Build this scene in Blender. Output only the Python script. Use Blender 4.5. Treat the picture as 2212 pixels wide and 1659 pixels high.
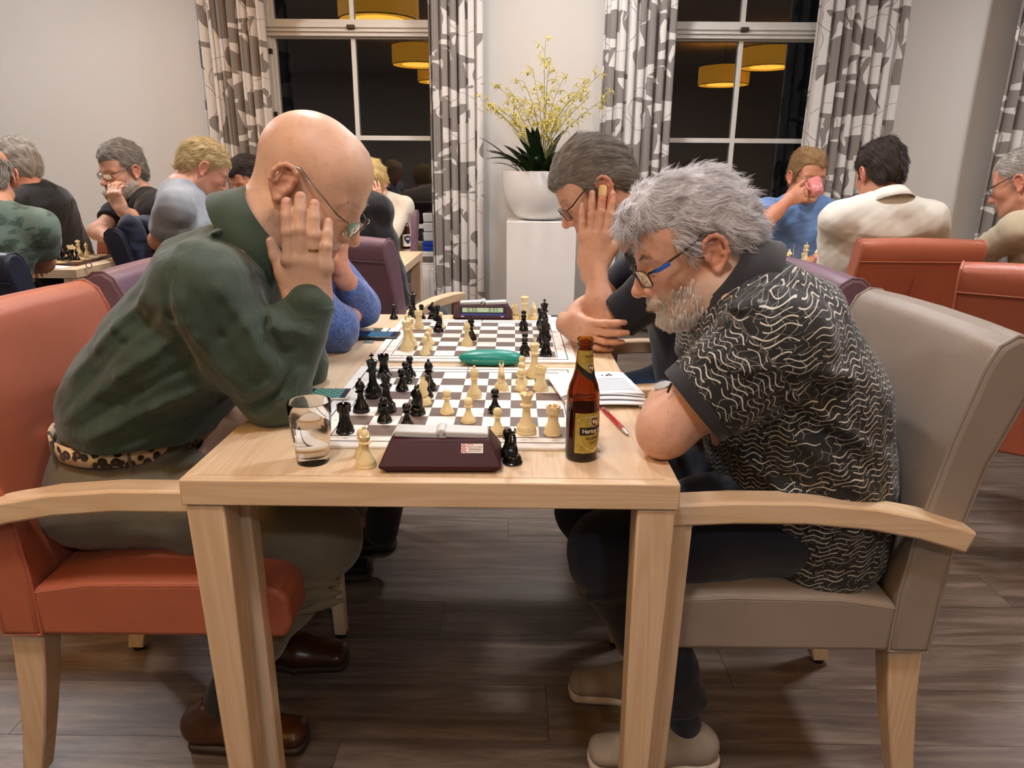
# Chess evening in a dining room: two boards on one long beech table, players on both sides.
import bpy, bmesh, math, random
import numpy as np
import openvdb
from mathutils import Vector, Matrix, Quaternion
from concurrent.futures import ThreadPoolExecutor

for _o in list(bpy.data.objects):
    bpy.data.objects.remove(_o)
SC = bpy.context.scene
COL = SC.collection
PI = math.pi

# ------------------------------------------------------------------ camera
CAM_H, CAM_F, CAM_PITCH, CAM_YAW, CAM_ROLL = 1.219, 1516.27, .2896, -.0058, .0078
def cam_axes():
    p, y, r = CAM_PITCH, CAM_YAW, CAM_ROLL
    f = Vector((math.sin(y)*math.cos(p), math.cos(y)*math.cos(p), -math.sin(p)))
    rt = Vector((math.cos(y), -math.sin(y), 0)); up = rt.cross(f)
    return rt*math.cos(r)+up*math.sin(r), -rt*math.sin(r)+up*math.cos(r), f
CR, CU, CF = cam_axes()
cd = bpy.data.cameras.new('camera'); cam = bpy.data.objects.new('camera', cd); COL.objects.link(cam)
cd.sensor_fit = 'HORIZONTAL'; cd.sensor_width = 36.0; cd.lens = CAM_F/2212*36; cd.clip_start = .02; cd.clip_end = 100
M = Matrix.Identity(4)
for i in range(3):
    M[i][0], M[i][1], M[i][2] = CR[i], CU[i], -CF[i]
M[2][3] = CAM_H
cam.matrix_world = M
SC.camera = cam
# ------------------------------------------------------------------ world, exposure
W = bpy.data.worlds.new('night'); SC.world = W; W.use_nodes = True
W.node_tree.nodes['Background'].inputs[0].default_value = (.010, .012, .018, 1)
W.node_tree.nodes['Background'].inputs[1].default_value = .15
SC.view_settings.view_transform = 'Standard'; SC.view_settings.look = 'None'
SC.view_settings.gamma = 1.0; SC.view_settings.use_curve_mapping = False
SC.view_settings.exposure = -0.3
SC.cycles.use_denoising = True
SC.cycles.max_bounces = 14; SC.cycles.transmission_bounces = 14; SC.cycles.diffuse_bounces = 4; SC.cycles.glossy_bounces = 4; SC.cycles.transparent_max_bounces = 16; SC.cycles.caustics_reflective = False
SC.cycles.sample_clamp_indirect = 6.0

def at(px, py, Y):
    """photo pixel -> the point at depth Y of the room"""
    d = CR*((px-1106)/CAM_F)+CU*((829.5-py)/CAM_F)+CF
    t = Y/d.y
    return Vector((d.x*t, Y, CAM_H+d.z*t))
def onz(px, py, Z):
    """photo pixel -> the point at height Z of the room"""
    d = CR*((px-1106)/CAM_F)+CU*((829.5-py)/CAM_F)+CF
    t = (Z-CAM_H)/d.z
    return Vector((d.x*t, d.y*t, Z))
def V(*a): return Vector(a)
def lerp(a, b, t): return a+(b-a)*t

# ------------------------------------------------------------------ colour and materials
def lin(c):
    if isinstance(c, str):
        c = c.lstrip('#'); c = [int(c[i:i+2], 16)/255 for i in (0, 2, 4)]
    return tuple((x/12.92 if x <= .04045 else ((x+.055)/1.055)**2.4) for x in c)
MATS = {}
class NT:
    def __init__(s, name):
        s.m = bpy.data.materials.new(name); s.m.use_nodes = True
        s.t = s.m.node_tree; s.n = s.t.nodes; s.b = s.n['Principled BSDF']
    def add(s, ty, **kw):
        n = s.n.new(ty)
        for k, v in kw.items(): setattr(n, k, v)
        return n
    def link(s, a, b): s.t.links.new(a, b)
    def math(s, op, a, b=None, c=None):
        n = s.n.new('ShaderNodeMath'); n.operation = op
        for i, v in enumerate((a, b, c)):
            if v is None: continue
            if isinstance(v, (int, float)): n.inputs[i].default_value = v
            else: s.link(v, n.inputs[i])
        return n.outputs[0]
    def coord(s, which='Object', scale=(1, 1, 1), rot=(0, 0, 0), loc=(0, 0, 0)):
        t = s.add('ShaderNodeTexCoord'); m = s.add('ShaderNodeMapping')
        m.inputs['Scale'].default_value = scale; m.inputs['Rotation'].default_value = rot; m.inputs['Location'].default_value = loc
        s.link(t.outputs[which], m.inputs[0]); return m.outputs[0]
    def noise(s, vec, scale=5, detail=3, rough=.5, dist=0):
        n = s.add('ShaderNodeTexNoise'); n.inputs['Scale'].default_value = scale; n.inputs['Detail'].default_value = detail
        n.inputs['Roughness'].default_value = rough; n.inputs['Distortion'].default_value = dist
        if vec is not None: s.link(vec, n.inputs['Vector'])
        return n
    def ramp(s, fac, stops, interp='LINEAR'):
        r = s.add('ShaderNodeValToRGB'); r.color_ramp.interpolation = interp
        e = r.color_ramp.elements
        while len(e) < len(stops): e.new(.5)
        for i, (p, c) in enumerate(stops):
            e[i].position = p; e[i].color = (*c, 1) if len(c) == 3 else c
        s.link(fac, r.inputs[0]); return r.outputs[0]
    def mix(s, fac, a, b, mode='MIX'):
        n = s.add('ShaderNodeMix', data_type='RGBA', blend_type=mode)
        for sock, v in ((n.inputs[0], fac), (n.inputs[6], a), (n.inputs[7], b)):
            if isinstance(v, (int, float)): sock.default_value = v
            elif isinstance(v, tuple): sock.default_value = (*v, 1) if len(v) == 3 else v
            else: s.link(v, sock)
        return n.outputs[2]
    def bump(s, h, strength=.3, dist=.002):
        b = s.add('ShaderNodeBump'); b.inputs['Strength'].default_value = strength; b.inputs['Distance'].default_value = dist
        s.link(h, b.inputs['Height']); s.link(b.outputs[0], s.b.inputs['Normal']); return b
    def set(s, **kw):
        for k, v in kw.items():
            k = k.replace('_', ' ')
            i = s.b.inputs[k]
            if hasattr(v, 'is_output') or isinstance(v, bpy.types.NodeSocket): s.link(v, i)
            elif isinstance(v, tuple) and len(v) == 3 and i.type == 'RGBA': i.default_value = (*v, 1)
            else: i.default_value = v
        return s.m

def plain(name, col, rough=.5, metal=0, var=0, vscale=20, bump=0, bscale=200, **kw):
    if name in MATS: return MATS[name]
    t = NT(name); c = lin(col)
    if var or bump: co = t.coord()
    if var:
        n = t.noise(co, vscale, 3)
        t.set(Base_Color=t.ramp(n.outputs[0], [(.3, tuple(x*(1-var) for x in c)), (.7, tuple(min(1, x*(1+var)) for x in c))]))
    else: t.set(Base_Color=c)
    if bump: t.bump(t.noise(co, bscale, 2).outputs[0], bump, .001)
    t.set(Roughness=rough, Metallic=metal)
    for k, v in kw.items(): t.set(**{k: v})
    MATS[name] = t.m; return t.m

def wood(name, axis='X', light='#dcc3a2', dark='#d5b893', rough=.42, ring=26, fine=260, seed=0):
    """pale planed timber, grain running along an axis of the object"""
    if name in MATS: return MATS[name]
    t = NT(name)
    sq = {'X': (.06, 1, 1), 'Y': (1, .06, 1), 'Z': (1, 1, .06)}[axis]
    co = t.coord('Object', sq, (0, 0, 0), (seed*1.7, seed*.9, seed*.4))
    w = t.noise(co, 9, 2, .5, .6)
    rings = t.math('FRACT', t.math('MULTIPLY', w.outputs[0], ring*.55))
    tri = t.math('ABSOLUTE', t.math('SUBTRACT', rings, .5))
    f = t.noise(co, fine, 2, .6)
    base = t.ramp(tri, [(.0, lin(dark)), (.28, lin(light)), (.5, tuple(min(1, x*1.05) for x in lin(light)))])
    fl = t.ramp(f.outputs[0], [(.35, (.86, .86, .86)), (.6, (1, 1, 1))])
    c = t.mix(.5, base, fl, 'MULTIPLY')
    big = t.noise(t.coord('Object', (1, 1, 1)), 2.2, 1)
    c = t.mix(t.math('MULTIPLY', big.outputs[0], .25), c, lin(light))
    t.set(Base_Color=c, Roughness=rough)
    t.bump(f.outputs[0], .08, .0006)
    MATS[name] = t.m; return t.m

def leather(name, col, rough=.42):
    if name in MATS: return MATS[name]
    t = NT(name); co = t.coord(); c = lin(col)
    v = t.add('ShaderNodeTexVoronoi'); v.inputs['Scale'].default_value = 420; t.link(co, v.inputs['Vector'])
    n = t.noise(co, 7, 3)
    n2 = t.noise(co, 90, 4, .7)
    t.set(Base_Color=t.ramp(n.outputs[0], [(.3, tuple(x*.93 for x in c)), (.7, tuple(min(1, x*1.05) for x in c))]), Roughness=rough)
    h = t.math('ADD', v.outputs['Distance'], t.math('MULTIPLY', n2.outputs[0], .8))
    t.bump(h, .22, .0012); MATS[name] = t.m; return t.m

def cloth(name, col, rough=.85, weave=900, var=.08, bump=.25, sheen=.2, vscale=12, crease=0):
    if name in MATS: return MATS[name]
    t = NT(name); co = t.coord(); c = lin(col)
    n = t.noise(co, vscale, 4, .6); f = t.noise(co, weave, 2)
    t.set(Base_Color=t.ramp(n.outputs[0], [(.3, tuple(x*(1-var) for x in c)), (.7, tuple(min(1, x*(1+var)) for x in c))]), Roughness=rough, Sheen_Weight=sheen)
    h = t.math('ADD', t.math('MULTIPLY', f.outputs[0], .25), n.outputs[0])
    if crease:                                        # crumpled cloth: ridged noise
        c1 = t.noise(t.coord('Object', (1, 1, .7), (.3, .7, .5)), crease, 3, .55, 1.6); r1 = t.math('ABSOLUTE', t.math('SUBTRACT', c1.outputs[0], .5)); h = t.math('ADD', t.math('MULTIPLY', h, .35), t.math('MULTIPLY', t.math('POWER', r1, .7), -2.2))
    t.bump(h, bump, .004 if crease else .002); MATS[name] = t.m; return t.m

# ------------------------------------------------------------------ objects
def tag(o, label=None, cat=None, group=None, kind=None):
    if label: o['label'] = label
    if cat: o['category'] = cat
    if group: o['group'] = group
    if kind: o['kind'] = kind
    return o
def empty(name, loc=(0, 0, 0), rz=0, label=None, cat=None, group=None, kind=None):
    o = bpy.data.objects.new(name, None); o.empty_display_size = .05
    o.location = loc; o.rotation_euler = (0, 0, rz); COL.objects.link(o)
    return tag(o, label, cat, group, kind)
def obj(name, me, parent=None, mat=None, label=None, cat=None, group=None, kind=None):
    o = bpy.data.objects.new(name, me); COL.objects.link(o)
    if parent is not None: o.parent = parent
    if mat is not None and not me.materials: me.materials.append(mat)
    return tag(o, label, cat, group, kind)
def copy_tree(o, parent=None):
    c = o.copy(); COL.objects.link(c); c.parent = parent
    for ch in list(o.children): copy_tree(ch, c)
    return c
def rot_between(z):
    return Vector((0, 0, 1)).rotation_difference(Vector(z).normalized()).to_matrix()

class MB:
    """collects shapes into one mesh"""
    def __init__(s): s.v = []; s.f = []; s.mi = []; s.cur = 0
    def _add(s, vs, fs):
        o = len(s.v); s.v += [tuple(v) for v in vs]; s.f += [tuple(i+o for i in f) for f in fs]; s.mi += [s.cur]*len(fs)
    def box(s, c, size, R=None, taper=None):
        x, y, z = (q/2 for q in size); c = Vector(c); vs = []
        for k in (-1, 1):
            tx, ty = (taper if (taper and k < 0) else (1, 1))
            for j, i in ((-1, -1), (-1, 1), (1, 1), (1, -1)):
                p = Vector((i*x*tx, j*y*ty, k*z)); vs.append(c+(R@p if R else p))
        s._add(vs, [(0, 3, 2, 1), (4, 5, 6, 7), (0, 1, 5, 4), (1, 2, 6, 5), (2, 3, 7, 6), (3, 0, 4, 7)])
        return s
    def bx(s, a, b): return s.box([(p+q)/2 for p, q in zip(a, b)], [abs(q-p) for p, q in zip(a, b)])
    def lathe(s, prof, n=24, c=(0, 0, 0), R=None, cap=True):
        c = Vector(c); vs = []; row = []
        for r, z in prof:
            m = 1 if r < 1e-6 else n; row.append((len(vs), m))
            for i in range(m):
                a = 2*PI*i/n; p = Vector((r*math.cos(a), r*math.sin(a), z)); vs.append(c+(R@p if R else p))
        fs = []
        for (a0, m0), (b0, m1) in zip(row[:-1], row[1:]):
            for i in range(n):
                k = (i+1) % n
                if m0 > 1 and m1 > 1: fs.append((a0+i, a0+k, b0+k, b0+i))
                elif m1 > 1: fs.append((a0, b0+k, b0+i))
                elif m0 > 1: fs.append((a0+i, a0+k, b0))
        if cap:
            if row[0][1] > 1: fs.append(tuple(range(n-1, -1, -1)))
            if row[-1][1] > 1: fs.append(tuple(row[-1][0]+i for i in range(n)))
        s._add(vs, fs); return s
    def loft(s, rings, cap=True, closed=True):
        n = len(rings[0]); vs = [p for r in rings for p in r]; fs = []
        for j in range(len(rings)-1):
            for i in range(n if closed else n-1):
                k = (i+1) % n; fs.append((j*n+i, j*n+k, (j+1)*n+k, (j+1)*n+i))
        if cap and closed:
            fs.append(tuple(range(n-1, -1, -1))); fs.append(tuple((len(rings)-1)*n+i for i in range(n)))
        s._add(vs, fs); return s
    def tube(s, path, r, n=8, cap=True, flat=None):
        path = [Vector(p) for p in path]; m = len(path); rings = []
        rs = r if isinstance(r, (list, tuple)) else [r]*m
        up = None
        for j, p in enumerate(path):
            d = (path[min(j+1, m-1)]-path[max(j-1, 0)]).normalized()
            if up is None:
                up = Vector((0, 0, 1)) if abs(d.z) < .9 else Vector((1, 0, 0))
            up = (up-d*up.dot(d)).normalized(); sd = d.cross(up)
            fa, fb = flat if flat else (1, 1)
            rings.append([p+sd*(math.cos(2*PI*i/n)*rs[j]*fa)+up*(math.sin(2*PI*i/n)*rs[j]*fb) for i in range(n)])
        return s.loft(rings, cap)
    def build(s, name, mat=None, parent=None, smooth=35, bevel=0, bseg=2, **kw):
        me = s.mesh(name, mat, smooth)
        o = obj(name, me, parent, None, **kw)
        if bevel:
            b = o.modifiers.new('bevel', 'BEVEL'); b.width = bevel; b.segments = bseg; b.limit_method = 'ANGLE'; b.angle_limit = .5
            b.harden_normals = False
        return o
    def mesh(s, name, mat=None, smooth=35):
        me = bpy.data.meshes.new(name); me.from_pydata(s.v, [], s.f)
        for m_ in (mat if isinstance(mat, (list, tuple)) else [mat] if mat else []): me.materials.append(m_)
        if any(s.mi): me.polygons.foreach_set('material_index', s.mi)
        me.validate(); bm = bmesh.new(); bm.from_mesh(me); bmesh.ops.recalc_face_normals(bm, faces=bm.faces); bm.to_mesh(me); bm.free()
        if smooth:
            me.polygons.foreach_set('use_smooth', [True]*len(me.polygons)); me.set_sharp_from_angle(angle=math.radians(smooth))
        return me

def text_mesh(name, body, size, mat, parent, loc, rot, align='CENTER', bold=0, wrapfn=None, shear=0, sx=1):
    """lettering as a flat printed mesh"""
    cu = bpy.data.curves.new(name, 'FONT'); cu.body = body; cu.size = size; cu.align_x = align; cu.align_y = 'CENTER'
    cu.offset = bold; cu.shear = shear; cu.resolution_u = 3
    o = bpy.data.objects.new(name, cu)
    me = bpy.data.meshes.new_from_object(o)
    bpy.data.objects.remove(o); bpy.data.curves.remove(cu)
    if sx != 1:
        for v in me.vertices: v.co.x *= sx
    if wrapfn:
        for v in me.vertices: v.co = wrapfn(v.co)
    me.materials.clear(); me.materials.append(mat)
    t = bpy.data.objects.new(name, me); COL.objects.link(t); t.parent = parent
    if not wrapfn: t.location = loc; t.rotation_euler = rot
    return t
# ------------------------------------------------------------------ lamp strengths; round ceiling lights are added neutral fill (built with the room)
PEND_SHADE, PEND_DIFF = 2.6, 14.0
ADDED_LIGHTS = [(-.35, .15, 140, .17, 'over the near end of the long table'), (1.45, 2.2, 220, .17, 'between the long table and the red chairs'),
          (-.75, 3.0, 220, .17, 'over the aisle behind the long table'), (-3.4, 3.9, 300, .17, 'over the left wall tables'),
          (4.6, 4.0, 290, .17, 'over the right window table'), (.35, 4.5, 170, .17, 'in front of the plinth'), (-4.9, -1.8, 120, .17, 'behind the photographer on the left'), (1.0, -2.2, 150, .17, 'behind the photographer on the right')]
# ------------------------------------------------------------------ bodies and clothes as blended distance fields
f32 = np.float32
class Sdf:
    def __init__(s, voxel=.004, adapt=.0): s.ops = []; s.vox = voxel; s.adapt = adapt; s.disp = []
    def _op(s, mode, f, lo, hi, k):
        s.ops.append((mode, f, np.array(lo, float)-k-.006, np.array(hi, float)+k+.006, k)); return s
    def cap(s, a, b, ra, rb=None, k=.02, mode='add'):
        rb = ra if rb is None else rb
        a = np.array(a, float); b = np.array(b, float); d = b-a; L2 = max(float(d@d), 1e-12)
        def f(X, Y, Z):
            x = X-f32(a[0]); y = Y-f32(a[1]); z = Z-f32(a[2])
            t = np.clip((x*f32(d[0])+y*f32(d[1])+z*f32(d[2]))/f32(L2), 0, 1)
            x = x-t*f32(d[0]); y = y-t*f32(d[1]); z = z-t*f32(d[2])
            return np.sqrt(x*x+y*y+z*z)-(f32(ra)+f32(rb-ra)*t)
        R = max(ra, rb); return s._op(mode, f, np.minimum(a, b)-R, np.maximum(a, b)+R, k)
    def chain(s, pts, rs, k=.02, mode='add'):
        for i in range(len(pts)-1): s.cap(pts[i], pts[i+1], rs[i], rs[i+1], k, mode)
        return s
    def flat(s, a, b, ra, rb, k=.01, rnd=.006, mode='add'):
        """cone with flat ends (cuffs, hems)"""
        a = np.array(a, float); b = np.array(b, float); d = b-a; L = float(np.linalg.norm(d)); d = d/L
        def f(X, Y, Z):
            x = X-f32(a[0]); y = Y-f32(a[1]); z = Z-f32(a[2])
            t = x*f32(d[0])+y*f32(d[1])+z*f32(d[2])
            rr = np.sqrt(np.maximum(x*x+y*y+z*z-t*t, 0))-(f32(ra-rnd)+f32((rb-ra)/L)*np.clip(t, 0, L))
            ax = np.abs(t-f32(L/2))-f32(L/2-rnd)
            return np.minimum(np.maximum(rr, ax), 0)+np.sqrt(np.maximum(rr, 0)**2+np.maximum(ax, 0)**2)-f32(rnd)
        R = max(ra, rb); return s._op(mode, f, np.minimum(a, b)-R, np.maximum(a, b)+R, k)
    def ecap(s, a, b, ea, eb, side, k=.03, mode='add'):
        """tube of elliptic section: ea=(half width along side, half depth)"""
        a = np.array(a, float); b = np.array(b, float); d = b-a; L = max(float(np.linalg.norm(d)), 1e-9); ax = d/L
        sd = np.array(side, float); sd = sd-ax*(sd@ax); sd /= np.linalg.norm(sd); nr = np.cross(ax, sd)
        def f(X, Y, Z):
            x = X-f32(a[0]); y = Y-f32(a[1]); z = Z-f32(a[2])
            tl = x*f32(ax[0])+y*f32(ax[1])+z*f32(ax[2]); t = np.clip(tl/f32(L), 0, 1); el = tl-t*f32(L)
            u = x*f32(sd[0])+y*f32(sd[1])+z*f32(sd[2]); v = x*f32(nr[0])+y*f32(nr[1])+z*f32(nr[2])
            A = f32(ea[0])+f32(eb[0]-ea[0])*t; B = f32(ea[1])+f32(eb[1]-ea[1])*t; m = np.minimum(A, B)
            return (np.sqrt((u/A)**2+(v/B)**2+(el/m)**2)-1)*m
        R = max(ea+eb); return s._op(mode, f, np.minimum(a, b)-R, np.maximum(a, b)+R, k)
    def ell(s, c, r, R=None, k=.02, mode='add'):
        """ellipsoid, R = rows of local axes"""
        c = np.array(c, float); r = np.array(r, float); R = np.eye(3) if R is None else np.array(R, float)
        def f(X, Y, Z):
            x = X-f32(c[0]); y = Y-f32(c[1]); z = Z-f32(c[2]); k0 = 0; k1 = 0
            for i in range(3):
                q = (x*f32(R[i, 0])+y*f32(R[i, 1])+z*f32(R[i, 2]))/f32(r[i]); k0 = k0+q*q; k1 = k1+(q/f32(r[i]))**2
            k0 = np.sqrt(k0); return k0*(k0-1)/np.maximum(np.sqrt(k1), 1e-6)
        m = r.max(); return s._op(mode, f, c-m, c+m, k)
    def plane(s, c, n, lo, hi, k=.004):
        """cut away everything on the side n points to"""
        c = np.array(c, float); n = np.array(n, float); n /= np.linalg.norm(n)
        def f(X, Y, Z): return -((X-f32(c[0]))*f32(n[0])+(Y-f32(c[1]))*f32(n[1])+(Z-f32(c[2]))*f32(n[2]))
        return s._op('sub', f, lo, hi, k)
    def wrinkle(s, amp, freq, seed=0, stretch=(1, 1, 1), lo=None, hi=None):
        rs = np.random.RandomState(seed); W = []
        for i in range(5):
            d = rs.normal(size=3); d /= np.linalg.norm(d); W.append((d*freq*(1+.5*i)*np.array(stretch), rs.rand()*6.28, 1/(1+.45*i)))
        def f(X, Y, Z):
            wx = f32(.35)*np.sin(Y*f32(freq*.7)+Z*f32(freq*.5)+f32(seed)); v = 0
            for d, p, a in W: v = v+f32(a)*np.sin(X*f32(d[0])+Y*f32(d[1])+Z*f32(d[2])+f32(p)+wx)
            v = v*f32(amp*.5)
            if lo is not None:
                m = 1
                for A, l, h in ((X, lo[0], hi[0]), (Y, lo[1], hi[1]), (Z, lo[2], hi[2])):
                    m = m*np.clip((A-f32(l))/f32(.04), 0, 1)*np.clip((f32(h)-A)/f32(.04), 0, 1)
                v = v*m
            return v
        s.disp.append(f); return s
    def ridge(s, pts, amp, w, ylim=None, near=True):
        """a soft fold (amp > 0) or crease (amp < 0) along a line over the side of the cloth that faces -Y"""
        P = [np.array(p, float) for p in pts]
        for a, b, e0, e1 in [(P[i], P[i+1], i == 0, i == len(P)-2) for i in range(len(P)-1)]:
            d = b-a; L2 = float(d[0]**2+d[2]**2); yc = (a[1]+b[1])/2
            def f(X, Y, Z, a=a, d=d, L2=L2, e0=e0, e1=e1, yc=yc):
                x = X-f32(a[0]); z = Z-f32(a[2]); t = np.clip((x*f32(d[0])+z*f32(d[2]))/f32(L2), 0, 1)
                q = (x-t*f32(d[0]))**2+(z-t*f32(d[2]))**2; k = np.exp(-q/f32(w*w))
                if e0: k = k*np.clip(t*4+f32(.15), 0, 1)
                if e1: k = k*np.clip((1-t)*4+f32(.15), 0, 1)
                k = k*np.clip((f32(yc+.10)-Y)/f32(.05), 0, 1)*np.clip((Y-f32(yc-.14))/f32(.03), 0, 1)
                return -f32(amp)*k
            f.lo = np.minimum(a, b)-np.array((3*w, .14, 3*w)); f.hi = np.maximum(a, b)+np.array((3*w, .14, 3*w)); s.disp.append(f)
        return s
    def _eval(s, X, Y, Z, lo, hi):
        F = np.full(X.shape, .25, f32)
        for mode, f, l, h, k in s.ops:
            if (l > hi).any() or (h < lo).any(): continue
            d = f(X, Y, Z).astype(f32)
            if mode == 'add':
                hh = np.maximum(f32(k)-np.abs(F-d), 0)/f32(max(k, 1e-6)); F = np.minimum(F, d)-hh*hh*f32(k*.25)
            else:
                d = -d; hh = np.maximum(f32(k)-np.abs(F-d), 0)/f32(max(k, 1e-6)); F = np.maximum(F, d)+hh*hh*f32(k*.25)
        for f in s.disp:
            l = getattr(f, 'lo', None)
            if l is not None and ((l > hi).any() or (f.hi < lo).any()): continue
            F = F+f(X, Y, Z)
        return F
    def mesh(s):
        N = 24; v = s.vox; g = openvdb.FloatGrid(.25); g.transform = openvdb.createLinearTransform(v)
        A = [o for o in s.ops if o[0] == 'add']
        lo = np.min([o[2] for o in A], 0); hi = np.max([o[3] for o in A], 0)
        i0 = np.floor(lo/v/N).astype(int); i1 = np.ceil(hi/v/N).astype(int)
        hd = N*v*.87
        ar = np.arange(N, dtype=f32)*f32(v)
        for i in range(i0[0], i1[0]):
            for j in range(i0[1], i1[1]):
                for k in range(i0[2], i1[2]):
                    o = np.array([i, j, k])*N*v; oh = o+N*v
                    if not any((op[2] <= oh).all() and (op[3] >= o).all() for op in A): continue
                    c = o+N*v/2; one = [np.full((1, 1, 1), q, f32) for q in c]
                    fc = float(s._eval(*one, o, oh)[0, 0, 0])
                    ij = (int(i*N), int(j*N), int(k*N)); ie = tuple(q+N-1 for q in ij)
                    if fc > hd*1.15: continue
                    if fc < -hd*1.15: g.fill(ij, ie, -.25); continue
                    X, Y, Z = np.meshgrid(ar+f32(o[0]), ar+f32(o[1]), ar+f32(o[2]), indexing='ij')
                    g.copyFromArray(s._eval(X, Y, Z, o, oh), ijk=ij)
        p, t, q = g.convertToPolygons(0.0, s.adapt)
        return np.asarray(p), np.asarray(t), np.asarray(q)

def sdf_object(name, res, mat, parent=None, paint=None, uv=None, **kw):
    p, t, q = res
    me = bpy.data.meshes.new(name); nt, nq = len(t), len(q)
    me.vertices.add(len(p)); me.vertices.foreach_set('co', np.ascontiguousarray(p, f32).ravel())
    idx = np.concatenate([t.ravel() if nt else np.zeros(0, np.int32), q.ravel() if nq else np.zeros(0, np.int32)]).astype(np.int32)
    me.loops.add(len(idx)); me.loops.foreach_set('vertex_index', idx)
    me.polygons.add(nt+nq)
    st = np.concatenate([np.arange(nt)*3, nt*3+np.arange(nq)*4]).astype(np.int32); me.polygons.foreach_set('loop_start', st)
    me.polygons.foreach_set('use_smooth', np.ones(nt+nq, bool)); me.update(calc_edges=True); me.validate()
    me.materials.append(mat)
    if paint is not None:
        c = paint(np.asarray(p, float)); a = me.color_attributes.new('Col', 'FLOAT_COLOR', 'POINT')
        buf = np.ones((len(p), 4), f32); buf[:, :3] = c; a.data.foreach_set('color', buf.ravel())
    if uv is not None:
        w = uv(np.asarray(p, float)); a = me.attributes.new('pat', 'FLOAT_VECTOR', 'POINT')
        b3 = np.zeros((len(p), 3), f32); b3[:, :w.shape[1]] = w; a.data.foreach_set('vector', b3.ravel())
    o = obj(name, me, None, None, **kw)
    if parent is not None: o.parent = parent
    return o
# ------------------------------------------------------------------ the room
WX0, WX1, WY0, WYB, CEIL = -6.2, 6.6, -4.6, 5.8, 3.3
GL = 5.9                                   # plane of the window glass
def wall_mat(name, col):
    t = NT(name); co = t.coord()
    n = t.noise(co, 1.1, 3); f = t.noise(co, 260, 3, .7); c = lin(col)
    t.set(Base_Color=t.ramp(n.outputs[0], [(.3, tuple(x*.97 for x in c)), (.7, c)]), Roughness=.88)
    t.bump(f.outputs[0], .18, .0012); return t.m
M_WALL = wall_mat('wall_paint', '#d8d2c9'); M_CEIL = wall_mat('ceiling_paint', '#e4e0d8')
WINX = [-1.268, 1.69, 4.65]; WHW = .69; WZ0, WZ1 = .61, 3.02
m = MB(); xs = [WX0]
for wx in WINX: xs += [wx-WHW, wx+WHW]
xs.append(WX1)
for i in range(0, len(xs), 2): m.bx((xs[i], WYB, 0), (xs[i+1], WYB+.3, CEIL))
for wx in WINX:
    m.bx((wx-WHW, WYB, 0), (wx+WHW, WYB+.3, WZ0)); m.bx((wx-WHW, WYB, WZ1), (wx+WHW, WYB+.3, CEIL))
m.build('wall_back', M_WALL, kind='structure', smooth=0)
MB().bx((WX0-.2, WY0-.2, 0), (WX0, WYB+.3, CEIL)).build('wall_left', M_WALL, kind='structure', smooth=0)
MB().bx((WX1, WY0-.2, 0), (WX1+.2, WYB+.3, CEIL)).build('wall_right', M_WALL, kind='structure', smooth=0)
MB().bx((WX0, WY0-.2, 0), (WX1, WY0, CEIL)).build('wall_front', M_WALL, kind='structure', smooth=0)
MB().bx((WX0-.2, WY0-.2, CEIL), (WX1+.2, WYB+.3, CEIL+.2)).build('ceiling', M_CEIL, kind='structure', smooth=0)
M_TRIM = plain('white_gloss_paint', '#dedbd2', .32, bump=.03, bscale=60)
M_DARKTRIM = plain('skirting_brown', '#6d6259', .5)
m = MB()
m.bx((WX0, WYB-.014, 0), (WX1, WYB, .075)); m.build('baseboard_back', M_DARKTRIM, kind='structure', smooth=0)

# floor: vinyl planks laid across the room
def plank_mat():
    t = NT('floor_plank'); oi = t.add('ShaderNodeObjectInfo')
    tc = t.add('ShaderNodeTexCoord'); mp = t.add('ShaderNodeMapping'); mp.inputs['Scale'].default_value = (.8, 9, 1)
    off = t.add('ShaderNodeCombineXYZ'); r = t.math('MULTIPLY', oi.outputs['Random'], 37.0)
    t.link(r, off.inputs[0]); t.link(t.math('MULTIPLY', r, 1.7), off.inputs[1]); t.link(r, off.inputs[2])
    t.link(off.outputs[0], mp.inputs['Location']); t.link(tc.outputs['Object'], mp.inputs[0])
    a = t.noise(mp.outputs[0], 2.6, 5, .62, .8); b = t.noise(mp.outputs[0], 26, 3, .7, .2)
    c = t.ramp(a.outputs[0], [(.28, lin('#4a3d34')), (.48, lin('#63554a')), (.62, lin('#796b5f')), (.78, lin('#938577'))])
    c = t.mix(.55, c, t.ramp(b.outputs[0], [(.3, (.62, .6, .58)), (.62, (1, 1, 1))]), 'MULTIPLY')
    k = t.math('ADD', t.math('MULTIPLY', oi.outputs['Random'], .22), .92)
    kc = t.add('ShaderNodeCombineColor'); [t.link(k, kc.inputs[i]) for i in range(3)]
    c = t.mix(1.0, c, kc.outputs[0], 'MULTIPLY')
    t.set(Base_Color=c, Roughness=t.ramp(b.outputs[0], [(.3, (.46,)*3), (.7, (.36,)*3)]))
    t.bump(b.outputs[0], .15, .0012); return t.m
M_PLANK = plank_mat()
M_FLOORBASE = plain('floor_joint', '#3c352f', .7)
FL = MB().bx((WX0, WY0, -.06), (WX1, WYB+.1, -.004)).build('floor', M_FLOORBASE, kind='structure', smooth=0)
PL, PW = 1.22, .178
pm = MB().box((0, 0, -.004), (PL-.0012, PW-.0012, .008)).mesh('plank', M_PLANK, 0)
rnd = random.Random(4)
far = MB(); far_n = 0
rows = int((WYB-.75)/PW)+1
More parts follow.
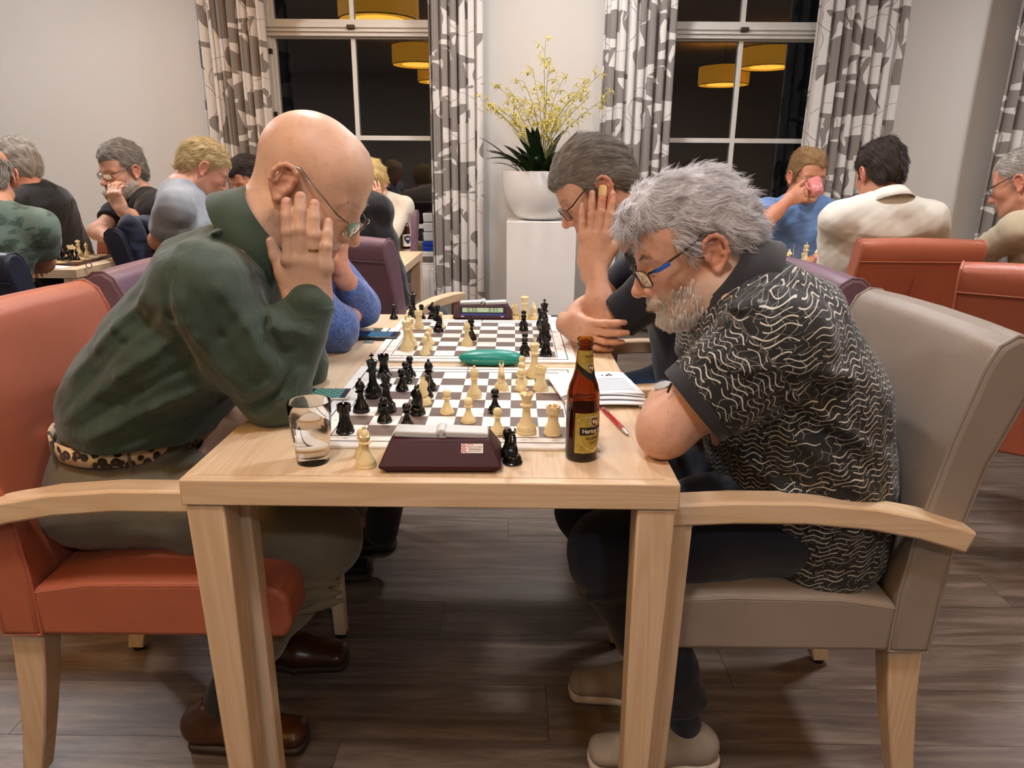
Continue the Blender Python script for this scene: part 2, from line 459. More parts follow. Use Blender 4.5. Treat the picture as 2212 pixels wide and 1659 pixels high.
for r in range(rows):
    y = .75+PW/2+r*PW; off = ((r*.383) % 1)*PL
    xr = 1.0+y*.85                                  # as far to the sides as the floor can be seen
    x = -6.2+off-PL
    while x < 6.6:
        cx = x+PL/2
        if -xr-PL < cx < xr+PL and y < 4.6 and WX0 < cx-PL/2 and cx+PL/2 < WX1:
            o = bpy.data.objects.new('plank', pm); COL.objects.link(o); o.parent = FL; o.location = (cx, y, 0)
        else: far.bx((max(WX0, x), y-PW/2, -.008), (min(WX1, x+PL-.0012), y+PW/2-.0012, 0))
        x += PL
far.bx((WX0, WY0, -.008), (WX1, .75, 0))
far.build('plank_field', M_PLANK, FL, smooth=0, kind='stuff')

# windows
def glass_mat(name='window_glass', ior=1.62):
    t = NT(name); t.set(Base_Color=(.93, .95, .95), Roughness=.0, IOR=ior, Transmission_Weight=1.0); return t.m
M_PANE = glass_mat()
M_HINGE = plain('hinge_metal', '#4a453c', .4, .8)
for wi, wx in enumerate(WINX):
    w = empty('window_%d' % (wi+1), (wx, GL, WZ0), kind='structure')
    def part(name, boxes, mat=M_TRIM, bev=.003):
        m = MB()
        for a, b in boxes: m.bx((a[0], a[1], a[2]-WZ0), (b[0], b[1], b[2]-WZ0))
        return m.build(name, mat, w, bevel=bev, smooth=35)
    fw = .594; o = WHW
    part('frame', [((-o, -.05, WZ0), (-fw-.03, .06, WZ1)), ((fw+.03, -.05, WZ0), (o, .06, WZ1)), ((-o, -.05, WZ1-.07), (o, .06, WZ1)), ((-o, -.05, WZ0), (o, .06, WZ0+.05))])
    part('transom', [((-o, -.07, 2.215), (o, .05, 2.308)), ((-o, -.085, 2.243), (o, -.06, 2.252)), ((-o, -.085, 2.272), (o, -.06, 2.281))])
    for z0, z1, nm in ((WZ0+.05, 2.215, 'casement'), (2.308, WZ1-.07, 'top_light')):
        part('sash', [((-fw-.03, -.035, z0), (-fw, .03, z1)), ((fw, -.035, z0), (fw+.03, .03, z1)), ((-fw, -.035, z0), (fw, .03, z0+.03)), ((-fw, -.035, z1-.012), (fw, .03, z1))])
        part('mullion', [((-.017, -.03, z0), (.017, .03, z1))])
    part('muntin', [((-fw, -.028, 1.472), (fw, .028, 1.508))])
    part('muntin', [((-fw, -.028, .79), (fw, .028, .826))])
    for sx in (-1, 1):
        for z0, z1 in ((WZ0+.08, .79), (.826, 1.472), (1.508, 2.203), (2.338, WZ1-.082)):
            a, b = sorted((sx*.017, sx*fw)); part('pane', [((a, -.006, z0), (b, .006, z1))], M_PANE, 0)
    for z in (1.66, 2.11):
        for sx in (-1, 1): part('hinge', [((sx*(fw+.035)-.012, -.062, z-.018), (sx*(fw+.035)+.012, -.034, z+.018))], M_HINGE, .002)
    part('catch', [((-.03, -.1, 2.262), (.03, -.07, 2.29))], M_HINGE, .004)
    part('window_sill', [((-o-.05, -.19, WZ0-.03), (o+.05, -.05, WZ0+.012))], M_TRIM, .006)

# curtains: woven panels printed with taupe leaves
def leaf_group():
    g = bpy.data.node_groups.new('printed_leaf', 'ShaderNodeTree')
    for nm, ty in (('UV', 'NodeSocketVector'), ('C', 'NodeSocketVector'), ('Angle', 'NodeSocketFloat'), ('Length', 'NodeSocketFloat'), ('Width', 'NodeSocketFloat'), ('Bend', 'NodeSocketFloat')):
        g.interface.new_socket(nm, in_out='INPUT', socket_type=ty)
    g.interface.new_socket('Mask', in_out='OUTPUT', socket_type='NodeSocketFloat')
    N = g.nodes; gi = N.new('NodeGroupInput'); go = N.new('NodeGroupOutput')
    def vm(op, a, b=None):
        n = N.new('ShaderNodeVectorMath'); n.operation = op
        for i, q in enumerate((a, b)):
            if q is None: continue
            if isinstance(q, tuple): n.inputs[i].default_value = q
            else: g.links.new(q, n.inputs[i])
        return n.outputs[0]
    def ma(op, a, b=None):
        n = N.new('ShaderNodeMath'); n.operation = op
        for i, q in enumerate((a, b)):
            if q is None: continue
            if isinstance(q, (int, float)): n.inputs[i].default_value = q
            else: g.links.new(q, n.inputs[i])
        return n.outputs[0]
    p = vm('SUBTRACT', vm('FRACTION', vm('ADD', vm('SUBTRACT', gi.outputs['UV'], gi.outputs['C']), (.5, .5, .5))), (.5, .5, .5))
    r = N.new('ShaderNodeVectorRotate'); r.rotation_type = 'Z_AXIS'; g.links.new(p, r.inputs['Vector']); g.links.new(gi.outputs['Angle'], r.inputs['Angle'])
    s = N.new('ShaderNodeSeparateXYZ'); g.links.new(r.outputs[0], s.inputs[0])
    x = ma('DIVIDE', s.outputs[0], gi.outputs['Length']); q = ma('SUBTRACT', 1.0, ma('MULTIPLY', x, x))
    w = ma('MULTIPLY', ma('MULTIPLY', gi.outputs['Width'], q), ma('ADD', 1.0, ma('MULTIPLY', x, .55)))
    y = ma('ABSOLUTE', ma('SUBTRACT', s.outputs[1], ma('MULTIPLY', gi.outputs['Bend'], q)))
    g.links.new(ma('LESS_THAN', y, w), go.inputs[0]); return g
def curtain_mat(name, ground, ink):
    t = NT(name); g = leaf_group() if 'printed_leaf' not in bpy.data.node_groups else bpy.data.node_groups['printed_leaf']
    a = t.add('ShaderNodeAttribute', attribute_name='pat')
    n = t.noise(a.outputs['Vector'], 2.6, 1); vm = t.add('ShaderNodeVectorMath', operation='MULTIPLY_ADD')
    t.link(n.outputs['Color'], vm.inputs[0]); vm.inputs[1].default_value = (.26, .26, 0); t.link(a.outputs['Vector'], vm.inputs[2])
    uv = vm.outputs[0]; rs = random.Random(11); acc = None
    leaves = [(.16, .14, .5, .17, .075, .03), (.30, .30, 1.9, .15, .07, -.03), (.10, .42, -.6, .16, .062, .04), (.42, .12, 2.6, .12, .05, .02), (.52, .36, .9, .17, .085, -.04), (.70, .20, -.9, .16, .07, .03),
              (.86, .38, .4, .15, .07, .03), (.60, .60, 2.2, .17, .08, .04), (.36, .60, -.3, .15, .065, -.03), (.16, .70, 1.2, .16, .07, .03), (.84, .66, -1.2, .16, .075, -.03), (.34, .86, .5, .15, .065, .02),
              (.60, .88, -.5, .17, .08, .04), (.90, .92, 1.7, .14, .06, .02), (.76, .80, .2, .08, .03, 0), (.48, .75, 1.3, .07, .03, 0), (.22, .55, 2.5, .07, .03, 0), (.70, .42, 1.2, .07, .03, .01), (.05, .90, .3, .08, .035, 0), (.96, .14, 2.2, .10, .045, .02)]
    def leaf(c, an, l, w, b):
        q = t.add('ShaderNodeGroup'); q.node_tree = g; t.link(uv, q.inputs['UV'])
        q.inputs['C'].default_value = (c[0], c[1], 0); q.inputs['Angle'].default_value = an; q.inputs['Length'].default_value = l; q.inputs['Width'].default_value = w; q.inputs['Bend'].default_value = b
        return q.outputs[0]
    for (x, y, an, l, w, b) in leaves:
        o = leaf((x, y), an, l, w, b); acc = o if acc is None else t.math('MAXIMUM', acc, o)
    hol = None                                     # unprinted veins and blossoms inside the leaves
    for (x, y, an, l, w, b) in [(.18, .15, .5, .10, .018, .03), (.53, .37, .9, .11, .022, -.04), (.61, .61, 2.2, .11, .02, .04), (.84, .66, -1.2, .1, .022, -.03), (.60, .88, -.5, .11, .02, .04), (.3, .3, 1.9, .09, .018, -.03), (.7, .2, -.9, .1, .02, .03), (.16, .70, 1.2, .1, .018, .03)]:
        o = leaf((x, y), an, l, w, b); hol = o if hol is None else t.math('MAXIMUM', hol, o)
    mask = t.math('MULTIPLY', acc, t.math('SUBTRACT', 1.0, hol))
    # thin drawn loops
    sep = t.add('ShaderNodeSeparateXYZ'); fr = t.add('ShaderNodeVectorMath', operation='FRACTION'); t.link(a.outputs['Vector'], fr.inputs[0]); t.link(fr.outputs[0], sep.inputs[0])
    line = None
    for cx, cy, rr in ((.32, .45, .24), (.72, .68, .2)):
        dx = t.math('SUBTRACT', sep.outputs[0], cx); dy = t.math('SUBTRACT', sep.outputs[1], cy)
        d = t.math('SQRT', t.math('ADD', t.math('MULTIPLY', dx, dx), t.math('MULTIPLY', dy, dy)))
        l_ = t.math('LESS_THAN', t.math('ABSOLUTE', t.math('SUBTRACT', d, rr)), .0035); line = l_ if line is None else t.math('MAXIMUM', line, l_)
    c = t.mix(mask, lin(ground), lin(ink)); c = t.mix(t.math('MULTIPLY', line, .6), c, lin('#77706a'))
    f = t.noise(t.coord(), 700, 2); t.set(Base_Color=c, Roughness=.9, Sheen_Weight=.15); t.bump(f.outputs[0], .15, .001)
    return t.m
M_CURT = curtain_mat('curtain_print', '#dedad4', '#8c857e')
def curtain(x0, x1, y, folds, amp, seed, label, xb=0, z0=.03, z1=3.05):
    rs = random.Random(seed); nx = folds*12; nz = 26; ph = [rs.uniform(-.6, .6) for _ in range(folds+2)]
    m = MB(); verts = []; pat = []; arc = 0; prev = None; T = .74
    prof = []
    for i in range(nx+1):
        s = i/nx; a = s*folds*2*PI; j = int(s*folds); f = math.sin(a+ph[j]*math.sin(PI*(s*folds-j)))
        w = .72+.28*math.sin(s*folds*1.9+seed); prof.append((s, f*w))
    for i, (s, f) in enumerate(prof):
        x = lerp(x0, x1, s)+.35*amp*math.sin(2*s*folds*2*PI+seed); yy = y+amp*f
        if prev: arc += math.hypot(x-prev[0], yy-prev[1])
        prev = (x, yy)
        for k in range(nz+1):
            q = k/nz; z = lerp(z0, z1, q); loose = 1+.25*(1-q)
            verts.append((lerp(x0, x1, s)+(x-lerp(x0, x1, s))*loose+xb*(1-q)*(s-.5), y+amp*f*loose+.006*math.sin(9*q+seed+7*s), z)); pat.append((arc/T*.62+seed*.37, z/T+.13*seed, 0))
    n = nz+1
    fs = [(i*n+k, (i+1)*n+k, (i+1)*n+k+1, i*n+k+1) for i in range(nx) for k in range(nz)]
    me = bpy.data.meshes.new('curtain'); me.from_pydata(verts, [], fs); me.materials.append(M_CURT)
    a = me.attributes.new('pat', 'FLOAT_VECTOR', 'POINT'); a.data.foreach_set('vector', np.array(pat, f32).ravel())
    me.polygons.foreach_set('use_smooth', [True]*len(fs))
    o = obj('curtain', me, None, None, label, 'curtain', 'leaf-print curtains along the windows')
    s = o.modifiers.new('thick', 'SOLIDIFY'); s.thickness = .003; return o
curtain(-2.36, -1.86, 5.62, 7, .040, 1, 'leaf-print curtain hanging left of the window beside the bald man')
curtain(-.665, -.275, 5.62, 6, .040, 2, 'narrow leaf-print curtain between the window and the white plinth')
curtain(.63, 1.125, 5.62, 7, .040, 3, 'leaf-print curtain directly right of the potted orchid', .03)
curtain(2.165, 2.79, 5.62, 8, .042, 4, 'leaf-print curtain behind the man drinking from a pink mug', .03)
curtain(3.61, 4.15, 5.62, 7, .040, 5, 'leaf-print curtain at the far right edge beside the beige-shirted man', .03)
rod = MB()
for x0, x1 in ((-2.5, -.1), (.5, 2.95), (3.5, 5.6)): rod.tube([(x0, 5.62, 3.07), (x1, 5.62, 3.07)], .014, 10)
rod.build('trim_1', M_TRIM, kind='structure')

# lamps: amber drum pendants and unseen round ceiling lights, added for neutral light
def emis(name, col, st):
    t = NT(name); t.set(Base_Color=lin(col), Roughness=.6, Emission_Color=lin(col), Emission_Strength=st); return t.m
M_SHADE = emis('amber_shade', '#dd9a2a', PEND_SHADE); M_DIFF = emis('amber_diffuser', '#ffbe48', PEND_DIFF); M_RIMGLOW = emis('amber_rim', '#f0a830', PEND_DIFF*.5)
M_BLACKMET = plain('black_metal', '#1c1b1a', .4, .6)
def pendant(x, y, zb, label):
    r = empty('pendant_lamp', (x, y, zb), 0, label, 'lamp', 'amber drum pendant lamps')
    R, H = .40, .27
    MB().lathe([(R, 0), (R, H), (R-.006, H), (R-.006, 0), (R, 0)], 48, cap=False).build('shade', M_SHADE, r)
    MB().lathe([(.0, .012), (.255, .012), (.255, .018), (0, .018)], 40).build('diffuser', M_DIFF, r)
    MB().lathe([(.262, .006), (R-.008, .006), (R-.008, .012), (.262, .012), (.262, .006)], 40, cap=False).build('rim', M_RIMGLOW, r)
    for z in (.0, H):
        MB().lathe([(R+.002, z-.004), (R+.002, z+.004), (R-.008, z+.004), (R-.008, z-.004), (R+.002, z-.004)], 48, cap=False).build('hoop', M_BLACKMET, r)
    MB().tube([(0, 0, .018), (0, 0, CEIL-zb-.02)], .004, 6).build('cord', M_BLACKMET, r)
    MB().lathe([(.05, CEIL-zb-.03), (.055, CEIL-zb), (0, CEIL-zb)], 20).build('ceiling_cup', M_BLACKMET, r)
pendant(-1.41, 4.0, 2.69, 'amber drum pendant lamp nearest the left window')
pendant(-1.52, .2, 2.80, 'amber drum pendant lamp mirrored highest in the left window panes')
pendant(-1.25, -.62, 2.66, 'amber drum pendant lamp mirrored beside the curtain in the left window')
pendant(3.76, .2, 2.80, 'amber drum pendant lamp mirrored right of the mullion in the right window')
pendant(3.30, -.48, 2.63, 'amber drum pendant lamp mirrored left of the mullion in the right window')
def added_light(x, y, st, r=.16, label=''):
    t = empty('added_ceiling_light', (x, y, CEIL), 0, label, 'lamp', 'added round ceiling lights')
    MB().lathe([(r+.02, 0), (r+.02, -.03), (r, -.035), (r, 0)], 32, cap=False).build('rim', M_TRIM, t)
    MB().lathe([(0, -.03), (r, -.03), (r, -.02), (0, -.02)], 32).build('diffuser', emis('added_light_diffuser', '#fcfbff', st), t)
for x, y, st, r, lb in ADDED_LIGHTS: added_light(x, y, st, r, 'added round white ceiling light '+lb)
# ------------------------------------------------------------------ tables
TZ = .75
def W_(ax, k=0): return wood('beech_%s%d' % (ax, k), ax, seed=k)
def table(x0, x1, y0, y1, label, z=TZ, k=0, leg=.07, name='table', group=None):
    cx, cy = (x0+x1)/2, (y0+y1)/2; t = empty(name, (cx, cy, 0), 0, label, 'table', group)
    hx, hy = (x1-x0)/2, (y1-y0)/2; th = .045; e = .022
    MB().bx((-hx+e, -hy+e, z-.03), (hx-e, hy-e, z)).build('table_top', W_('Y', k), t, smooth=0)
    for s in (-1, 1):
        MB().bx((-hx, s*hy-(e if s > 0 else 0), z-th), (hx, s*hy+(e if s < 0 else 0), z)).build('edge_strip', W_('X', k+1), t, bevel=.0025)
        MB().bx((s*hx-(e if s > 0 else 0), -hy+e, z-th), (s*hx+(e if s < 0 else 0), hy-e, z)).build('edge_strip', W_('Y', k+2), t, bevel=.0025)
    for sx in (-1, 1):
        for sy in (-1, 1):
            m = MB(); L = leg; b = leg*.72; h = z-th-.001; ox, oy = sx*(hx-.004), sy*(hy-.004)
            r0 = [(ox-sx*a, oy-sy*c, h) for a, c in ((0, 0), (L, 0), (L, L), (0, L))]
            r1 = [(ox-sx*(a*b/L+.012), oy-sy*(c*b/L+.006), 0) for a, c in ((0, 0), (L, 0), (L, L), (0, L))]
            m.loft([r1, r0]); m.build('leg', W_('Z', k+sx+2), t, bevel=.004)
    return t
table(-.5366, .2634, 1.0226, 2.412, 'long pale beech table carrying both vinyl chessboards', leg=.062)
table(-3.02, -2.2, 3.5, 4.16, 'beech table by the left wall under a wooden chessboard', k=3)
table(-1.38, -.60, 3.745, 4.5, 'beech table near the radiator with a beer bottle and papers', k=5)
table(1.2, 2.0, 3.52, 4.16, 'beech table in front of the man in the light blue T-shirt', k=7)

# ------------------------------------------------------------------ upholstered armchairs
M_FOOT = plain('black_glide', '#1b1a19', .4, .3)
def chair(x, y, rz, col, label, key, front=True, s=1.0, arms=True):
    c = empty('armchair', (x, y, 0), rz, label, 'chair', 'upholstered armchairs with beech arms'); c.scale = (s, s, s)
    L = leather('leather_'+key, col)
    def prof(pts, hw, nm, crown=0, bev=.012):
        m = MB(); ys = [-hw, -hw*.55, 0, hw*.55, hw]; rings = []
        for yy in ys:
            q = 1-(yy/hw)**2; rings.append([(px+crown*q*dx, yy, pz+crown*q*dz) for px, pz, dx, dz in pts])
        m.loft(rings); return m.build(nm, L, c, bevel=bev, bseg=3, smooth=40)
    back = [(-.165, .375, 0, 0), (-.238, .375, 0, 0), (-.243, .58, 0, 0), (-.272, .75, 0, 0), (-.318, .885, 0, 0), (-.330, .925, 0, 0), (-.326, .955, 0, .2), (-.305, .973, 0, .4), (-.278, .975, 0, .4), (-.252, .957, 0, .2), (-.236, .92, .3, 0), (-.205, .79, 1, 0), (-.175, .62, 1, 0), (-.165, .50, .5, 0)]
    back = [(a-.038, b, dx*-1, dz) for a, b, dx, dz in back]
    bk = prof(back, .255, 'backrest', .018, .010)
    for sy in (-1, 1):                                # raised seam round the side panel
        MB().tube([(a, sy*.249, b) for a, b, _, _ in back]+[(back[0][0], sy*.249, back[0][1])], .0035, 6).build('seam', L, bk)
    MB().tube([(-.363, -.25, .885), (-.363, .25, .885)], .003, 6).build('seam', L, bk)
    MB().box((-.300, 0, .62), (.006, .006, .5), Matrix.Rotation(-.17, 3, 'Y')).build('back_fold', L, bk)
    seat = [(-.203, .375, 0, 0), (.262, .375, 0, 0), (.275, .405, 0, 0), (.272, .462, 0, .2), (.25, .482, 0, .6), (.1, .490, 0, 1), (-.1, .488, 0, 1), (-.203, .475, 0, .6)]
    st = prof(seat, .253, 'seat', .014, .010)
    for sy in (-1, 1): MB().tube([(a, sy*.25, b) for a, b in ((-.198, .467), (-.1, .482), (.1, .485), (.24, .476), (.266, .454))], .0034, 6).build('seam', L, st)
    for sy in (-1, 1):
        yc = sy*.264; rings = []
        ctr = [(.262, .645), (.236, .666), (.205, .669), (.12, .674), (0, .674), (-.11, .665), (-.20, .648), (-.286, .622)]
        for i, (ax, az) in enumerate(ctr):
            if i == 0: continue
            th = .021 if i > 1 else .020; w = .026; dx, dz = ctr[min(i+1, 7)][0]-ctr[max(i-1, 1)][0], ctr[min(i+1, 7)][1]-ctr[max(i-1, 1)][1]; l = math.hypot(dx, dz) or 1
            nx, nz = (-dz/l, dx/l); nx, nz = (nx, nz) if nz > 0 else (-nx, -nz)
            rings.append([(ax-nx*th, yc-w, az-nz*th), (ax+nx*th, yc-w, az+nz*th), (ax+nx*th, yc+w, az+nz*th), (ax-nx*th, yc+w, az-nz*th)])
        MB().loft(rings).build('armrest', W_('X', 9), c, bevel=.005)
        m = MB(); m.loft([[(x_+dx_, yc+dy_, z_) for dx_, dy_ in ((-h, -h), (h, -h), (h, h), (-h, h))] for x_, z_, h in ((.220, .012, .016), (.216, .3, .019), (.214, .5, .020), (.212, .650, .021))])
        lg = m.build('leg', W_('Z', 9), c, bevel=.004)
        MB().lathe([(.014, 0), (.016, .012), (.008, .014)], 12, (.220, yc, 0)).build('glide', M_FOOT, lg)
        m = MB(); yl = sy*.205
        m.loft([[(x_+dx_*1.1, yl+dy_, z_) for dx_, dy_ in ((-h, -h), (h, -h), (h, h), (-h, h))] for x_, z_, h in ((-.306, .012, .019), (-.283, .12, .022), (-.260, .25, .026), (-.243, .378, .029))])
        lg = m.build('leg', W_('Z', 10), c, bevel=.004)
        MB().lathe([(.014, 0), (.016, .012), (.008, .014)], 12, (-.306, yl, 0)).build('glide', M_FOOT, lg)
    return c
ORANGE, TAUPE, MAUVE, NAVY = '#ad6249', '#92877d', '#765a68', '#1f2438'
chair(-.693, 1.385, 0, ORANGE, 'terracotta leather armchair under the bald man in the green shirt', 'terracotta')
chair(.495, 1.365, PI, TAUPE, 'taupe leather armchair under the white-haired man in the patterned polo', 'taupe')
chair(-.735, 2.03, 0, MAUVE, 'mauve leather armchair behind the bald man at the far chessboard', 'mauve')
chair(.53, 2.03, PI, MAUVE, 'mauve leather armchair of the man in the navy polo', 'mauve')
chair(-1.50, 3.46, .05, NAVY, 'dark navy armchair of the blond man with a jacket over its back', 'navy')
chair(-1.80, 2.53, PI/2-.05, NAVY, 'dark navy armchair at the left edge behind the terracotta chair', 'navy')
chair(-2.72, 4.5, PI-.1, ORANGE, 'terracotta armchair of the grey-haired man in the black sweater', 'terracotta')
chair(1.68, 3.30, PI/2-.02, ORANGE, 'terracotta armchair of the dark-haired man in the white polo', 'terracotta')
chair(1.76, 2.30, PI/2-.62, ORANGE, 'empty terracotta armchair cut by the right edge behind the taupe chair', 'terracotta')
chair(-.60, 3.20, PI/2-.42, MAUVE, 'mauve armchair of the person in the black shirt', 'mauve')
chair(-1.00, 4.84, -PI/2-.12, MAUVE, 'mauve armchair of the blond child in the cream sweater', 'mauve')
chair(1.86, 4.55, -PI/2, MAUVE, 'mauve armchair of the man drinking from a pink mug', 'mauve')
chair(2.52, 3.26, PI-.6, '#7a3a52', 'dark purple armchair behind the beige-shirted man', 'plum')

# ------------------------------------------------------------------ radiator, plinth, planter, plant
M_RAD = plain('radiator_enamel', '#e3e2dc', .35)
r = empty('radiator', (-1.27, 5.71, .12), 0, 'white panel radiator below the left window', 'radiator')
MB().bx((-.62, -.02, .0), (.62, .0, .40)).build('front_panel', M_RAD, r, bevel=.006)
MB().bx((-.62, .04, .0), (.62, .055, .40)).build('rear_panel', M_RAD, r, bevel=.006)
for i in range(24):
    MB().bx((-.60+i*.0515, -.028, .03), (-.575+i*.0515, -.018, .37)).build('rib', M_RAD, r, bevel=.006)
MB().bx((-.62, -.02, .40), (.62, .055, .41)).build('top_grille', M_RAD, r, bevel=.003)
for x in (-.4, .4): MB().bx((x-.02, .0, -.12), (x+.02, .04, .02)).build('bracket', M_RAD, r)
M_PLINTH = plain('plinth_white', '#e9e8e4', .4)
MB().bx((-.245, -.245, 0), (.245, .245, .905)).build('plinth', M_PLINTH, None, bevel=.004, label='tall plain white plinth carrying the orchid bowl', cat='plinth').location = (.17, 5.28, 0)
M_BOWL = plain('bowl_glaze', '#efefed', .16)
P = []
for i in range(19):
    a = i/18*PI/2; P.append((.085+.200*math.sin(a)**.85, .335-.335*math.cos(a)**.9 if i < 18 else .335))
prof = [(0, 0)]+P+[(.272, .338), (.262, .32), (.262, .28), (0, .28)]
bowl = MB().lathe(prof, 48).build('planter_bowl', M_BOWL, None, label='large round glossy white planter bowl on the plinth', cat='planter'); bowl.location = (.17, 5.28, .906)
pl = empty('orchid', (.17, 5.28, 1.19), 0, 'yellow spider orchid with dark strap leaves in the white bowl', 'plant')
M_LEAF = plain('orchid_leaf', '#2c4a22', .45, var=.35, vscale=14); M_LEAF2 = plain('orchid_leaf_dark', '#1b2a18', .45, var=.3, vscale=14)
M_STEM = plain('orchid_stem', '#8c8a3c', .5, var=.2); M_FLOW = plain('orchid_flower', '#d8c668', .55, var=.2, vscale=40)
MB().lathe([(0, -.01), (.255, -.01), (.255, .004), (0, .01)], 32).build('soil', plain('bark_soil', '#3a2a1c', .95, var=.4, vscale=60, bump=.8, bscale=60), pl)
rs = random.Random(7)
def strap(base, ang, ln, droop, w, mat, par, name='leaf', n=9, twist=0):
    m = MB(); rings = []
    for i in range(n):
        t = i/(n-1); r_ = ln*(t*math.cos(.9-droop*t)*.9+.02); z = ln*(math.sin(1.15)*t-droop*t*t*.85)
        p = Vector(base)+Vector((math.cos(ang)*r_, math.sin(ang)*r_, z)); sd = Vector((-math.sin(ang+twist*t), math.cos(ang+twist*t), .15))
        ww = w*(math.sin(PI*min(1, .15+.85*t)))**.7+.0008; up = Vector((0, 0, .3*ww))
        rings.append([p-sd*ww, p-up, p+sd*ww, p+Vector((0, 0, .0015))-up*.6])
    return m.loft(rings).build(name, mat, par, smooth=60)
for i in range(60):
    a = rs.uniform(0, 2*PI); b = (math.cos(a)*rs.uniform(.01, .13), math.sin(a)*rs.uniform(.01, .13), 0)
    strap(b, a+rs.uniform(-.4, .4), rs.uniform(.26, .44), rs.uniform(.25, .75), rs.uniform(.019, .032), rs.choice((M_LEAF, M_LEAF, M_LEAF2)), pl)
for i in range(7): strap((rs.uniform(-.04, .06), rs.uniform(-.05, .05), .05), rs.uniform(0, 6.28), .36, .12, .034, M_LEAF2, pl)
fl = MB()
for k in range(5):
    a = k*2*PI/5; fl.tube([(0, 0, 0), (math.cos(a)*.018, math.sin(a)*.018, .010), (math.cos(a)*.044, math.sin(a)*.044, -.004+.01*(k % 2)), (math.cos(a)*.062, math.sin(a)*.062, -.022)], [.003, .0034, .002, .0006], 4)
fl.tube([(0, 0, 0), (.006, 0, -.016), (.012, 0, -.022)], [.006, .008, .002], 6)
flm = fl.mesh('flower', M_FLOW, 60)
stems = [(-.45, .62, .05), (-.33, .70, .15), (-.40, .55, -.1), (-.22, .62, .05), (-.12, .66, -.1), (-.05, .75, .1), (.03, .92, 0), (.06, .80, -.08), (.14, .70, .12), (.25, .66, 0), (.30, .60, -.12), (.47, .66, .02), (.38, .80, .1), (-.30, .50, -.15), (.18, .56, -.15), (-.16, .52, .15), (.1, .5, .18)]
for dx, h, dy in stems:
    st = MB(); pts = []
    for i in range(11):
        t = i/10; pts.append(Vector((dx*(t**1.7)+.02*math.sin(5*t+dx*9)*t, dy*t**1.5, h*(t-.12*abs(dx)/.4*t**3))))
    st.tube(pts, [.0042*(1-.6*i/10) for i in range(11)], 5); so = st.build('stem', M_STEM, pl, smooth=60)
    nf = rs.randint(8, 12)
    for j in range(nf):
        t = .45+.55*j/(nf-1); i = min(9, int(t*10)); p = pts[i].lerp(pts[i+1], t*10-i if i < 10 else 1)
        sg = MB(); q = p+Vector((rs.uniform(-.06, .06), rs.uniform(-.05, .05), rs.uniform(-.01, .05)))
        sg.tube([p, (p+q)/2+Vector((0, 0, .008)), q], .0014, 4); sg.build('twig', M_STEM, so)
        f = bpy.data.objects.new('flower', flm); COL.objects.link(f); f.parent = so; f.location = q
        f.rotation_euler = (rs.uniform(-.9, .9), rs.uniform(-.9, .9), rs.uniform(0, 6)); k = rs.uniform(.6, 1.0); f.scale = (k, k, k)
# ------------------------------------------------------------------ chessboards and pieces
SQ = .0543
M_BW = plain('board_white', '#f0ede6', .38); M_BB = plain('board_brown', '#6b5a52', .42); M_INK = plain('printed_ink', '#2a2826', .6); M_LEGEND = plain('printed_grey', '#8a8680', .6)
sq_w = MB().box((0, 0, 0), (SQ, SQ, .0006)).mesh('square', M_BW, 0); sq_b = MB().box((0, 0, 0), (SQ, SQ, .0006)).mesh('square', M_BB, 0)
def board(cx, cy, a, label, th=.006, coords=True):
    b = empty('chessboard', (cx, cy, TZ), a, label, 'chessboard', 'folding vinyl chessboards'); h = .27
    MB().bx((-h, -h, 0), (-.0008, h, th)).build('leaf', M_BW, b, bevel=.0015); MB().bx((.0008, -h, 0), (h, h, th)).build('leaf', M_BW, b, bevel=.0015)
    for i in range(8):
        for j in range(8):
            o = bpy.data.objects.new('square', sq_b if (i+j) % 2 else sq_w); COL.objects.link(o); o.parent = b; o.location = ((i-3.5)*SQ, (j-3.5)*SQ, th+.0002)
    for d, w in ((4*SQ+.004, .0016), (4*SQ+.030, .0022)):
        m = MB()
        for s in (-1, 1):
            m.box((0, s*d, th+.0003), (2*d+w, w, .0006)); m.box((s*d, 0, th+.0003), (w, 2*d+w, .0006))
        m.build('border_line', M_INK, b, smooth=0)
    if coords:
        for k in range(8):
            for s in (-1, 1):
                text_mesh('coordinate', str(8-k), .012, M_LEGEND, b, ((k-3.5)*SQ, s*(4*SQ+.017), th+.0006), (0, 0, PI/2))
                text_mesh('coordinate', 'abcdefgh'[k], .012, M_LEGEND, b, (s*(4*SQ+.017), (k-3.5)*SQ, th+.0006), (0, 0, PI/2))
    return b
board(-.1192, 1.4303, -.0002, 'nearer brown and white chessboard, in front of the bald man')
board(-.1125, 2.029, .0046, 'farther brown and white chessboard with the running clock behind it')

